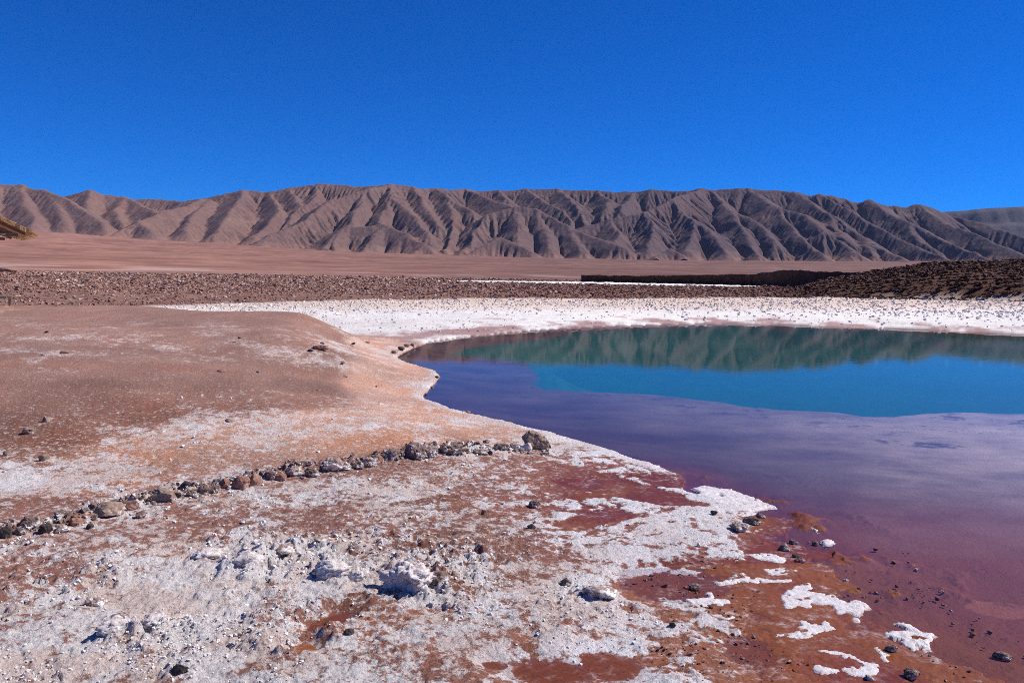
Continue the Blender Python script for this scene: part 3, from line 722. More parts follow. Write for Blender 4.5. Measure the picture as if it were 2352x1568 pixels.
Z2 = Z2 + above * (10 * fbm(X2, Y2, 110, 4, 121, None, .65) + 3.5 * fbm(X2, Y2, 70, 2, 123, None, .6, True))
Z2 = np.maximum(Z2, base2)
Z2 = erode(Z2, base2, DX2, 17, 0.052, 1.15, .005, lerp(.5, 1.0, sstep(-2600, -900, X2 + 500 * fbm(X2, Y2, 900, 2, 124))) * lerp(.15, 1.5, uni(fbm(X2, Y2, 650, 3, 125), .22)))
Z2 = Z2 + above * 1.5 * fbm(X2, Y2, 30, 3, 122)
hgt = Z2 - base2
gyy, gxx = np.gradient(Z2, DX2); slope = np.hypot(gxx, gyy)
mc = lerp(np.array([.190, .116, .098]), np.array([.106, .076, .086]), sstep(-2600, 1800, X2 + 900 * fbm(X2, Y2, 1500, 3, 131))[..., None])
mc = lerp(mc, np.array([.25, .16, .13]), (sstep(.42, .12, slope) * .6)[..., None])
mc = lerp(mc, np.array([.25, .145, .118]), (sstep(60, 5, hgt) * .8)[..., None])
band = sstep(.15, .5, fbm(X2 * .4, Z2 * 3.0 + .25 * Y2, 260, 4, 132))
mc = lerp(mc, np.array([.20, .15, .125]), (band * .5)[..., None]); mc = lerp(mc, np.array([.17, .085, .075]), (sstep(.2, .5, fbm(X2, Y2, 600, 4, 133)) * .4)[..., None])
Fm = grid_faces(ny2, nx2); Fm = Fm[(hgt.ravel()[Fm] > 1.0).any(1)]
used, inv = np.unique(Fm, return_inverse=True)
mo = mesh_obj('mountain_range', np.stack([X2, Y2, Z2], -1).reshape(-1, 3)[used], inv.reshape(-1, 4), m_mount)
attr_col(mo, 'albedo', np.concatenate([mc, np.ones(mc.shape[:2] + (1,))], -1).reshape(-1, 4)[used])
tag(mo, kind='structure')

# far plateau beyond the right end of the range
PYc = 11500.0
nxp, nyp = 260, 80
XP, YP = np.meshgrid(np.linspace(3500, 11500, nxp), np.linspace(9000, 13000, nyp), indexing='xy')
up_ = W2 / 2 + F * XP / PYc
vp = np.interp(up_, [1700, 2000, 2173, 2235, 2301, 2352, 2700, 3200], [500, 493, 487.5, 481, 478, 474, 468, 480])
ztop = at_depth(up_, vp, PYc)[..., 2]
edge = PYc - 250 + 420 * fbm(XP, YP, 1600, 4, 141) + 160 * fbm(XP, YP, 400, 3, 142)
prof = np.interp((YP - edge), [-2600, -1500, -900, -640, -560, -260, -180, 0, 3000], [.05, .30, .52, .60, .74, .80, .93, 1.0, .985])
ZP = ztop * prof + 14 * fbm(XP, YP, 350, 4, 143, None, .6)
fp = mesh_obj('far_plateau', np.stack([XP, YP, ZP], -1).reshape(-1, 3), grid_faces(nyp, nxp), m_mount)
pc = lerp(np.array([.062, .058, .075]), np.array([.10, .085, .095]), uni(fbm(XP * .5, ZP * 6, 400, 4, 144), .25)[..., None])
attr_col(fp, 'albedo', np.concatenate([pc, np.ones(pc.shape[:2] + (1,))], -1).reshape(-1, 4)); tag(fp, kind='structure')

# ------------------------------------------------------------------ dark clay bank on the plain
bk = np.array([(1335,649,632,285),(1345,650,631.5,280),(1400,651,632,276),(1470,652,633,270),(1569,654,632,262),(1660,655.5,630,250),(1735,656.5,629,238),(1770,657,624,228),(1802,656,620,220),(1852,655,620,205),(1869,654,623.5,195),(1935,652,624.5,180),(1990,652,627,170),(2060,655,630,160)], float)
ub = np.linspace(bk[0, 0], bk[-1, 0], 330)
vb = np.interp(ub, bk[:, 0], bk[:, 1]); vt = np.interp(ub, bk[:, 0], bk[:, 2]); Yb = np.interp(ub, bk[:, 0], bk[:, 3])
PB = at_depth(ub, vb, Yb); PT = at_depth(ub, vt, Yb)
rows = []
lv = [(-.25, -1.2), (0, -.6)] + [(q, .12 * math.sin(q * 5)) for q in np.linspace(.06, .96, 16)] + [(1.0, .5), (1.0, 1.6), (.98, 4), (.9, 12), (.7, 30), (.2, 60)]
for t, off in lv:
    q = PB + (PT - PB) * t
    jig = 1.0 * fbm(ub * .13, np.full_like(ub, t * 3.3 + 7 + off * .2), 1.6, 5, 151, None, .7) * (1 if t < 1 else .3)
    jigz = 0.5 * fbm(ub * .13, np.full_like(ub, 3.0), 2.2, 5, 152, None, .7) * max(t - .2, 0)
    q = q.copy(); q[:, 1] += off + jig * 1.5; q[:, 0] += .25 * off; q[:, 2] += jigz
    rows.append(q)
BK = np.stack(rows)
bo = mesh_obj('clay_bank', BK.reshape(-1, 3), grid_faces(*BK.shape[:2]), m_bank, smooth=False)
tag(bo, kind='structure')

# ------------------------------------------------------------------ clods, nodules: one mass each
def ico():
    v = np.array([(1, 0, 0), (-1, 0, 0), (0, 1, 0), (0, -1, 0), (0, 0, 1), (0, 0, -1)], float)
    f = np.array([(0, 2, 4), (2, 1, 4), (1, 3, 4), (3, 0, 4), (2, 0, 5), (1, 2, 5), (3, 1, 5), (0, 3, 5)])
    q = Matrix.Rotation(.6, 3, 'X') @ Matrix.Rotation(.5, 3, 'Y')
    return v @ np.array(q).T, f
IV, IF = ico()
rng = np.random.default_rng(7)
def lumps_mesh(name, pos, size, mat, flat=0.6, jit=0.35, colors=None):
    n = len(pos)
    V = IV[None] * (1 + rng.uniform(-jit, jit, (n, len(IV), 1)))
    V = V * np.stack([size * rng.uniform(.7, 1.4, n), size * rng.uniform(.7, 1.3, n), size * flat * rng.uniform(.6, 1.5, n)], -1)[:, None, :]
    ca, sa = np.cos(rng.uniform(0, 6.28, n)), 0
    a_ = rng.uniform(0, 6.28, n); ca, sa = np.cos(a_)[:, None], np.sin(a_)[:, None]
    x = V[..., 0] * ca - V[..., 1] * sa; y = V[..., 0] * sa + V[..., 1] * ca
    V = np.stack([x, y, V[..., 2]], -1) + pos[:, None, :]
    Fc = (IF[None] + (np.arange(n) * len(IV))[:, None, None]).reshape(-1, 3)
    return mesh_obj(name, V.reshape(-1, 3), Fc, mat, smooth=False)

def ground_z_many(x, y):
    r = np.hypot(x, y); a_ = np.arctan2(x, y)
    i = np.clip(np.round((a_ + AZ) / daz), 0, len(az_f) - 1).astype(int); j = np.clip(np.searchsorted(r_rows, r), 0, len(r_rows) - 1)
    return fz[j, i]

# clod field: spread evenly over the band as seen on the plain
n = 60000
ca_ = rng.uniform(-AZ * .99, AZ * .99, n); cr_ = 1 / rng.uniform(1 / 480, 1 / 34, n)
# more of them far out, where the band is thin
cr_[:42000] = np.exp(rng.uniform(np.log(70), np.log(360), 42000))
cx, cy = cr_ * np.sin(ca_), cr_ * np.cos(ca_)
ri = np.clip(np.searchsorted(r_rows, cr_), 0, len(r_rows) - 1); ci = np.clip(np.round((ca_ + AZ) / daz), 0, len(az_f) - 1).astype(int)
clw = cl[ri, ci] * wflat[ri, ci] * (1 - strip[ri, ci])
lone = (wflat[ri, ci] > .9) & (gsd[ri, ci] < -4) & (cr_ > 40) & (rng.random(n) < .008)
keep = (rng.random(n) < clw) | lone
cx, cy, cr_ = cx[keep], cy[keep], cr_[keep]
nh = 14000
uh = rng.uniform(1780, 2700, nh); ah = np.arctan((uh - W2 / 2) / F); rh = rng.uniform(84, 145, nh)
ih = np.clip(np.round((ah + AZ) / daz), 0, len(az_f) - 1).astype(int); jh = np.clip(np.searchsorted(r_rows, rh), 0, len(r_rows) - 1)
kh = (rng.random(nh) < cl[jh, ih]) & (ah < AZ)
cx = np.append(cx, (rh * np.sin(ah))[kh]); cy = np.append(cy, (rh * np.cos(ah))[kh]); cr_ = np.append(cr_, rh[kh])
RI = np.append(ri[keep], jh[kh]); CI = np.append(ci[keep], ih[kh])
szc = np.minimum(rng.lognormal(0, .42, len(cx)), 2.2) * np.clip(cr_ * .0013, .06, .36)
cz = fz[RI, CI] + szc * .15
co = lumps_mesh('clods', np.stack([cx, cy, cz], -1), szc, m_clod, .62, .45)
hk = np.maximum(hilly[RI, CI], .45 * sstep(900, 1500, uu[RI, CI])); tn = (1 - .70 * hk)[:, None] * rng.uniform(.75, 1.25, (len(cx), 1)) * np.ones(3); tn = np.concatenate([tn * lerp(np.array([1, .96, .93]), np.array([1.1, .80, .68]), hk[:, None]), np.ones((len(cx), 1))], 1)
attr_col(co, 'tint', np.repeat(tn, len(IV), 0))
tag(co, 'rough brown clods of salty clay covering the flat between white shore and plain', 'clods', kind='stuff')

# white salt lumps on the far shore
n = 26000
sa_ = rng.uniform(-AZ * .99, AZ * .99, n); sr_ = 1 / rng.uniform(1 / 105, 1 / 27, n)
ri = np.clip(np.searchsorted(r_rows, sr_), 0, len(r_rows) - 1); ci = np.clip(np.round((sa_ + AZ) / daz), 0, len(az_f) - 1).astype(int)
keep = (wflat[ri, ci] > .85) & (cl[ri, ci] < .5) & (gsd[ri, ci] < -.8) & (rng.random(n) < .10 + .90 * sstep(-5, -22, gsd[ri, ci]))
sr2 = sr_[keep]; szs = np.minimum(rng.lognormal(0, .4, len(sr2)), 2) * np.clip(sr2 * .0011, .03, .11)
so = lumps_mesh('salt_lumps', np.stack([(sr_ * np.sin(sa_))[keep], (sr_ * np.cos(sa_))[keep], fz[ri, ci][keep] + szs * .1], -1), szs, m_lump, .9, .4)
tag(so, 'rough white and beige salt lumps along the far shore', 'salt', kind='stuff')

# salt nodules over the near crust
n = 60000
na_ = rng.uniform(-AZ, AZ, n); nr_ = 1 / rng.uniform(1 / 13.5, 1 / 3.4, n)
ri = np.clip(np.searchsorted(r_rows, nr_), 0, len(r_rows) - 1); ci = np.clip(np.round((na_ + AZ) / daz), 0, len(az_f) - 1).astype(int)
pk = lump[ri, ci] * clus[ri, ci] * salt[ri, ci] * (1 - wet[ri, ci])
keep = rng.random(n) < pk * 1.0
nx_, ny_, nr_ = (nr_ * np.sin(na_))[keep], (nr_ * np.cos(na_))[keep], nr_[keep]
sz = np.minimum(rng.lognormal(0, .45, len(nx_)), 2.0) * .0068 * np.clip(nr_ / 5, .8, 1.5)
no = lumps_mesh('salt_nodules', np.stack([nx_, ny_, fz[ri, ci][keep] + sz * .2], -1), sz, m_nod, .8, .35)
tag(no, 'small white salt nodules strewn thickly over the pink crust', 'salt', kind='stuff')

# ------------------------------------------------------------------ stones
def icoN(sub):
    bm = bmesh.new(); bmesh.ops.create_icosphere(bm, subdivisions=sub, radius=1)
    v = np.array([q.co[:] for q in bm.verts]); f = np.array([[q.index for q in p.verts] for p in bm.faces]); bm.free()
    return v, f
I5 = icoN(5); I4 = icoN(4); I3 = icoN(3)
def perlin3(P, s, seed):
    x, y, z = P[:, 0] / s, P[:, 1] / s, P[:, 2] / s
    return (perlin(x + .53 * z, y - .61 * z, seed) + perlin(y + .47 * x, z - .58 * x, seed + 1) + perlin(z + .55 * y + 9, x - .49 * y, seed + 2)) / 1.7

def worley3(P, s, seed):
    Q = P / s + 50; I = np.floor(Q).astype(np.int64)
    best = np.full(len(P), 9.0); rid = np.zeros(len(P))
    for i in (-1, 0, 1):
        for j in (-1, 0, 1):
            for k in (-1, 0, 1):
                h = hsh(I[:, 0] + i + 131 * (I[:, 2] + k), I[:, 1] + j + 57 * (I[:, 2] + k), seed)
                C_ = np.stack([I[:, 0] + i + (h & np.uint32(255)) / 256., I[:, 1] + j + ((h >> np.uint32(8)) & np.uint32(255)) / 256., I[:, 2] + k + ((h >> np.uint32(16)) & np.uint32(255)) / 256.], -1)
                d = ((Q - C_) ** 2).sum(1); m = d < best
                best = np.where(m, d, best); rid = np.where(m, (h >> np.uint32(24)) / 256., rid)
    return np.sqrt(best), rid

def stone_mesh(seed, knob, angular, big, hollow=False):
    V, Fc = I5 if hollow else (I4 if big else I3)
    r_ = np.random.default_rng(seed)
    D = V.copy()
    k = 9 if angular > .5 else 14
    nrm = r_.normal(size=(k, 3)); nrm /= np.linalg.norm(nrm, axis=1)[:, None]
    off = r_.uniform(.52, .92, k)
    dots = D @ nrm.T
    with np.errstate(divide='ignore'):
        lim = np.where(dots > .05, off / np.maximum(dots, .05), 9)
    rad = np.minimum(lim.min(1), 1.3)
    rad = lerp(1.0, rad, .45 + .55 * angular)
    P = D * rad[:, None]
    rad = rad * (1 + .16 * perlin3(P, .8, seed) + .10 * perlin3(P, .33, seed + 9) + .05 * perlin3(P, .14, seed + 19))
    if knob > 0:
        P = D * rad[:, None]
        w1, id1 = worley3(P, .42 if knob < 1.05 else .30, seed); w2, id2 = worley3(P, .19 if knob < 1.05 else .13, seed + 1)
        rad = rad * (1 + knob * (.26 * np.sqrt(np.clip(1 - (w1 / .75) ** 2, 0, 1)) * id1 + .17 * np.sqrt(np.clip(1 - (w2 / .75) ** 2, 0, 1)) * id2 - .16))
    if hollow:
        hd = np.array([-.62, -.70, -.10]); hd /= np.linalg.norm(hd)
        rad = rad * (1 - .75 * sstep(.55, .9, D @ hd))
    return D * rad[:, None], Fc

stone_no = [0]
def stone(u, v, w, h, kind, label, name='stone', cat='stone', knob=.4, ang=.5, deep_=1.0, group=None, sink=.22, smooth=True):
    stone_no[0] += 1; s = stone_no[0]
    p = ground_at(u, v)
    dist = math.hypot(p[0], p[1])
    wm = 1.06 * w / F * dist; hm = 1.12 * h / F * dist
    V, Fc = stone_mesh(s * 13 + 5, knob, ang, w > 26, 'black hollow' in label and name == 'salt_mound')
    V = V.copy()
    lo, hi = V.min(0), V.max(0)
    V = (V - (lo + hi) / 2) / (hi - lo)
    dm = wm * deep_ * .72
    V = V * np.array([wm, dm, hm * 1.18])
    V[:, 2] += hm * 1.18 * (.5 - sink)
    azs = math.atan2(p[0], p[1])
    o = mesh_obj(name, V, Fc, m_rock[kind], smooth=smooth)
    z0 = ground_z(p[0], p[1] + dm * .35)
    z0 = min(z0, ground_z(p[0], p[1]))
    o.location = (p[0], p[1] + dm * .35, z0); o.rotation_euler = (0, 0, -azs)
    tag(o, label, cat, group)
    return o

n = 5200
ma_ = rng.uniform(-.05, .62, n); mr_ = 1 / rng.uniform(1 / 9.0, 1 / 3.6, n)
ri = np.clip(np.searchsorted(r_rows, mr_), 0, len(r_rows) - 1); ci = np.clip(np.round((ma_ + AZ) / daz), 0, len(az_f) - 1).astype(int)
mclus = sstep(.0, .4, fbm(mr_ * np.sin(ma_), mr_ * np.cos(ma_), .8, 3, 555))
keep = (rng.random(n) < mclus) & (wet[ri, ci] > .5) & (gsd[ri, ci] < .7) & (pv[ri, ci] > 1215) & (salt[ri, ci] < .6)
mr2 = mr_[keep]; szm = np.minimum(rng.lognormal(0, .55, len(mr2)), 2.8) * .0065 * np.clip(mr2 / 5, .8, 1.4)
mu = lumps_mesh('mud_crumbs', np.stack([(mr_ * np.sin(ma_))[keep], (mr_ * np.cos(ma_))[keep], np.maximum(fz[ri, ci][keep], -.004) + szm * .15], -1), szm, m_crumb, .7, .4)
tag(mu, 'small glistening brown crumbs scattered over the wet red mud', 'mud crumbs', kind='stuff')
n = 900
ub_ = rng.uniform(-200, 1260, n); vb_ = np.interp(ub_, [-250., 0, 100, 240, 370, 480, 580, 670, 760, 850, 950, 1040, 1150, 1240], [1290., 1232, 1222, 1186, 1150, 1132, 1116, 1096, 1089, 1072, 1054, 1043, 1032, 1030]) + rng.normal(0, 6, n)
pr = on_plane(ub_, vb_, .07); szr = np.minimum(rng.lognormal(0, .5, n), 2.4) * .014
ru = lumps_mesh('rubble', np.stack([pr[:, 0], pr[:, 1], ground_z_many(pr[:, 0], pr[:, 1]) + szr * .2], -1), szr, m_rock['crust'], .85, .4)
tag(ru, 'small pale rubble packed between the stones of the row', 'rubble', kind='stuff')
ROW = 'stones lined up across the salt crust'
rows_ = [
 (9,1236,22,24,'dark','black upright stone at the outer end of the stone row',.6,.6),
 (41,1232,30,14,'crust','low salt-flecked lumps beside the black upright stone of the row',.9,.3),
 (64,1212,38,22,'crust','brown knobbly stone set just behind the black end stones',.8,.4),
 (100,1225,27,20,'dark','black ragged stone with a white edge near the row end',.7,.5),
 (138,1222,30,12,'pale','pale crumbly lump between the black ragged stone and a flat brown one',.9,.3),
 (172,1207,30,15,'red','small flat red-brown stone leaning on pale crumbs',.5,.5),
 (205,1214,15,11,'dark','tiny dark stone in front of the flat red-brown one',.4,.6),
 (238,1188,70,25,'grey','long low grey-brown stone with a ribbed face and deep shadow',.35,.45),
 (292,1171,38,19,'red','dark red stone with a grey cap between long stone and smooth block',.4,.6),
 (320,1190,20,14,'crust','small dark crumb of rock in front of the dark red stone',.7,.5),
 (371,1153,50,27,'grey','smooth grey block with a flat top and sharp corners',.0,.95),
 (403,1148,20,12,'dark','small black stone touching the smooth grey block',.4,.6),
 (424,1121,24,13,'dark','blue-black pointed stone lying just behind the row',.2,.8),
 (440,1141,30,14,'crust','low crusty lump below the blue-black pointed stone',.9,.3),
 (466,1137,28,24,'crust','knobbly brown stone with white grains, first of a tight cluster',1.,.2),
 (488,1133,28,22,'crust','knobbly dark stone in the middle of the tight cluster',1.,.3),
 (513,1127,24,18,'red','orange-brown rounded stone ending the tight cluster',.3,.4),
 (549,1123,40,27,'red','large rounded orange-brown stone with a rough face',.3,.35),
 (582,1117,34,27,'red','dark red block with a black shaded side next to the rounded one',.15,.75),
 (619,1107,30,19,'crust','grey stone with a black hollow on its shaded side',.5,.55),
 (642,1105,26,20,'red','pinkish-brown stone leaning on the grey hollowed one',.3,.5),
 (671,1098,36,22,'pale','pale pink double-humped stone',.5,.35),
 (715,1096,34,19,'crust','ragged stone overhanging a deep black shadow',.7,.5),
 (759,1092,52,26,'pale','broad ribbed pale stone above the overhang',.6,.3),
 (787,1081,34,18,'pale','pale lump behind the broad ribbed stone',.8,.3),
 (817,1078,34,18,'crust','crusty stone halfway between broad ribbed stone and salt heap',.9,.3),
 (848,1073,38,20,'pale','heap of white-grained salt rock',1.,.2),
 (895,1057,48,23,'crust','grey-brown stone with a dark pointed end',.6,.5),
 (953,1055,56,37,'crust','tall crusty stone with a small spire on top',.8,.5),
 (986,1053,38,25,'pale','whitish knobbly stone hugging the spired one',1.,.2),
 (1040,1045,62,29,'crust','dark spiky salt-flecked boulder standing alone past the whitish one',1.,.3),
 (1104,1034,38,10,'crust','thin flat dark stone in the gap before the largest boulder',.7,.4),
 (1125,1044,13,9,'dark','small black cube-like stone on smooth grey crust',.2,.9),
 (1150,1033,36,14,'crust','low salt-flecked stone on the way to the largest boulder',.8,.3),
 (1184,1031,26,13,'pale','small pale stone in the shade of the largest boulder',.7,.3),
 (1209,1034,27,17,'salt','rounded white lump in front of the largest boulder',.3,.3),
 (1231,1033,64,42,'grey','largest boulder of the row, rough brown with a dark foot',.8,.85),
 (1262,1029,8,9,'dark','little black pebble at the foot of the largest boulder',.2,.7),
]
for u, v, w, h, k, lab, kn, an in rows_:
    stone(u, v, w, h, k, lab, knob=kn, ang=an, group=ROW, smooth=kn < .3 and an < .9)
loose = [
 (98,1059,21,13,'grey','brown stone with a black shadow alone on the pale crust',.1,.8),
 (14,1047,14,10,'grey','small grey stone on pale crust apart from the row',.1,.7),
 (105,978,15,12,'grey','grey stone at the edge of the dark red slope',.3,.7),
 (62,999,24,13,'grey','grey stone with an orange foot on the dark red slope',.3,.6),
 (735,838,34,10,'red','flat red slab with a black notch on the pale rise',.3,.7),
 (712,771,12,5,'dark','dark pebble near the crest of the rise',.2,.7),
 (1116,1017,17,8,'crust','flat dark stone on pale crust behind the row gap',.6,.5),
 (1221,1214,20,11,'dark','black angular stone on the crust beside the red puddle',.2,.8),
 (1228,1166,28,16,'crust','hollow brown stone with a round dark hole',.8,.4),
 (1112,1182,15,11,'red','dark red pointed pebble on a low brown ridge',.2,.8),
 (800,1456,24,12,'dark','dark shard beside the brown mud patch',.3,.8),
 (410,1548,34,20,'dark','black lump in place of a dark hole among pinkish salt lumps',.5,.6),  # a dark hole drawn as a black lump, its shade put into colour
 (215,1395,44,22,'pale','orange and white crumbled lump in the salt field',1.,.4),
 (738,1249,40,9,'pale','pale tilted slab with a black gap under its lip',.2,.8),
 (1300,1345,26,16,'crust','brown pitted lump with a dark crack on the crust',.9,.4),
 (1545,1440,16,10,'dark','dark crumb beside the orange speckled patch',.5,.5),
 (1597,1356,28,14,'crust','salt-capped brown rock standing in the orange puddle',.6,.5),
 (1732,1206,40,18,'crust','jagged dark rock with white crust at the mud flat edge',.9,.5),
 (1700,1222,44,18,'pale','layered pale rock next to the jagged dark one',.7,.4),
 (1749,1190,22,9,'crust','small dark rock below the pointed white salt tongue',.6,.5),
 (1641,1182,16,9,'dark','dark clod on the white salt sheet',.5,.5),
 (1802,1264,25,14,'crust','white-topped rock in the wet red mud',.8,.4),
 (1825,1250,20,10,'crust','ragged wet rock behind the white-topped one',.8,.4),
 (1874,1254,15,12,'crust','upright little rock at the water line',.7,.5),
 (1829,1281,15,8,'dark','black wet pebble between two white-topped rocks',.4,.6),
 (1840,1292,24,11,'crust','low white-streaked rock in the mud',.8,.4),
 (1944,1336,12,7,'salt','tiny white salt crumb in shallow brine',.5,.4),
 (1974,1355,9,7,'crust','tiny dark-footed pebble standing in shallow brine',.5,.5),
 (2050,1497,25,15,'crust','black and white rounded rock beside the forked salt crust',.4,.5),
 (2098,1560,32,18,'crust','wet crusty rock in the orange mud',.9,.4),
 (2308,1517,36,14,'crust','glistening brown rock in the pebbly shallows',.9,.4),
 (2000,1562,18,9,'pale','small pale rock beside the long hooked salt crust',.6,.4),
]
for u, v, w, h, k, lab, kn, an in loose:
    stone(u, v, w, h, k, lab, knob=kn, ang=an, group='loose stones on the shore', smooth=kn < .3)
shore_st = [(921,804,16,8,'dark','dark wet stone in the shaded notch of the inlet bank'),(934,798,14,7,'grey','grey stone at the tip of the inlet bank'),(905,812,14,7,'red','red-brown stone low on the inlet bank'),(948,795,12,6,'crust','salt-flecked stone where inlet bank meets the flat'),
 (1003,868,9,5,'dark','dark pebble on the shore bulge beside blue water'),(992,893,9,5,'grey','grey pebble in the small bay of the shore'),(979,905,10,5,'dark','black pebble at the inner end of the small bay'),(1075,948,12,4,'red','thin red slab along the straight shore')]
for u, v, w, h, k, lab in shore_st:
    stone(u, v, w, h, k, lab, knob=.3, ang=.6, group='stones along the water line')
peb = []
for k in range(46):
    uq, vq = rng.uniform(10, 880), rng.uniform(740, 985)
    if vq > 900 and uq > 620: vq -= 120
    ps = rng.uniform(.022, .055)
    if k < 5:
        V, Fc = stone_mesh(900 + k, .2, .8, False); me = mesh_obj('pebble', V * .5, Fc, m_rock[('dark', 'grey', 'red', 'dark', 'crust')[k]]); peb.append(me); o = me
    else:
        o = peb[k % 5].copy(); COL.objects.link(o)
    pq = ground_at(uq, vq); o.location = (pq[0], pq[1], pq[2] + ps * .12); o.scale = (ps * 2 * rng.uniform(.8, 1.5), ps * 2, ps * 1.5); o.rotation_euler = (0, 0, rng.uniform(0, 6))
    tag(o, ('small black pebble on the bare red rise', 'small grey pebble on the bare red rise', 'small red pebble on the rise', 'tiny dark shard on the bare red rise', 'small salt-flecked pebble on the bare red rise')[k % 5], 'pebble', 'pebbles strewn over the red rise')
# big salt lumps
mounds = [
 (930,1366,150,62,'white cauliflower-like salt mound with a black hollow on its shaded side',1.2),
 (762,1322,86,38,'dark-pitted white salt lump left of the hollow mound',1.2),
 (815,1330,60,26,'white grainy lump between the two largest salt mounds',1.1),
 (470,1285,70,26,'white grainy salt mound near the orange-stained pebble',1.1),
 (560,1300,80,28,'broad white salt hummock in the middle of the salt field',1.1),
 (640,1265,64,22,'whitish hummock with dark gaps below the stone row',1.1),
 (250,1460,70,30,'white lump with a dark cleft in the pale salt field',1.1),
 (350,1430,60,22,'low pinkish white hummock in the salt field',1.1),
 (1010,1350,60,26,'brown-backed crust lump leaning on the hollow mound',.8),
 (1380,1375,80,26,'orange-brown pitted hummock beside the red mud',.9),
]
for u, v, w, h, lab, kn in mounds:
    kind = 'salt' if 'white' in lab else ('crust' if 'brown-backed' in lab else 'pale')
    stone(u, v, w, h, kind, lab, name='salt_mound', cat='salt mound', knob=kn, ang=.35, deep_=1.1, group='salt mounds', sink=.30)

# mound of earth far out on the plain
stone(16,626,40,9,'red','dark low earth mound far out where clods meet the plain','earth_mound','mound',.2,.3,sink=.2)

# ------------------------------------------------------------------ sheets of salt crust lying in the red brine
m_crust, nt, b = new_mat('salt_crust')
n1 = noise_node(nt, 26, 8, .8); r1 = ramp(nt, n1.outputs[0], [(.30, (.36, .22, .19)), (.44, (.66, .58, .57)), (.62, (.82, .79, .80))])
nt.links.new(r1.outputs[0], b.inputs['Base Color']); b.inputs['Roughness'].default_value = .6
n3 = noise_node(nt, 110, 5, .75); nt.links.new(bump(nt, n3.outputs[0], .9, .01), b.inputs['Normal'])
def crop3(p): return (1568.8 + .3330 * p[0], 1091.0 + .3330 * p[1])
crusts = [
 ([(680,830),(770,760),(870,740),(890,770),(850,790),(900,800),(1050,820),(1060,840),(1150,880),(1190,850),(1275,885),(1200,945),(1110,930),(1070,950),(1040,930),(1040,890),(960,885),(880,870),(880,905),(790,905),(715,905)], 'long jagged white salt crust with a hooked tip in red shallows', []),
 ([(1405,1085),(1450,1065),(1590,1075),(1505,1015),(1560,1015),(1650,1075),(1725,1085),(1700,1150),(1660,1175),(1575,1190),(1510,1140)], 'forked white salt crust with a round brown hole', [(1598,1107,36)]),
 ([(1300,1175),(1345,1170),(1420,1230),(1405,1260),(1430,1285),(1385,1285),(1355,1235)], 'narrow slanting white crust beside the black and white rock', []),
 ([(890,1195),(960,1190),(1090,1215),(1240,1270),(1340,1295),(1368,1320),(1330,1370),(1280,1392),(1180,1365),(1110,1335),(1130,1310),(1180,1300),(1200,1325),(1240,1300),(1160,1270),(1050,1235),(910,1215)], 'long white crust curling into a broad hook', []),
 ([(890,1300),(940,1293),(1080,1335),(950,1350),(910,1335)], 'small white wedge of crust below the curling one', []),
 ([(600,1090),(780,1085),(800,1060),(790,1040),(820,1030),(800,995),(860,1000),(880,1020),(980,1000),(1050,1050),(940,1060),(935,1085),(850,1120),(780,1115),(640,1105)], 'ragged grey-white crust joining the salt field to a leaf-shaped tip', []),
 ([(10,850),(170,835),(180,800),(215,830),(220,845),(310,850),(330,880),(280,925),(180,920),(90,905)], 'pinkish white crust sheet by the salt-capped brown rock', []),
 ([(75,80),(150,68),(250,85),(330,95),(430,130),(540,170),(640,212),(500,235),(400,250),(340,215),(180,200),(150,140)], 'white salt tongue pointing out into the purple water', [(260,130,22),(420,195,16)]),
 ([(850,325),(885,322),(930,360),(930,380),(880,360)], 'small white flake alone at the water line', []),
 ([(200,960),(300,945),(390,975),(300,990)], 'smooth white lens-shaped crust in the mud', []),
 ([(430,540),(560,530),(650,545),(715,575),(690,602),(620,590),(520,572)], 'greyish crust strip below the wet rocks', []),
 ([(540,640),(700,628),(790,655),(720,677),(600,672)], 'white crust strip running into the wet mud', []),
 ([(960,445),(1020,440),(1035,450),(990,464)], 'thin pale crescent of crust in shallow brine', []),
 ([(1178,978),(1212,983),(1206,995),(1184,992)], 'tiny white flake off the long jagged crust', []),
 ([(225,735),(300,715),(420,690),(520,700),(640,720),(750,715),(700,735),(560,730),(480,740),(400,730),(260,745)], 'broken grey-white crust band beside the orange puddle', []),
 ([(350,265),(420,235),(520,262),(500,290),(400,285)], 'small white crust behind the jagged dark rock', []),
]
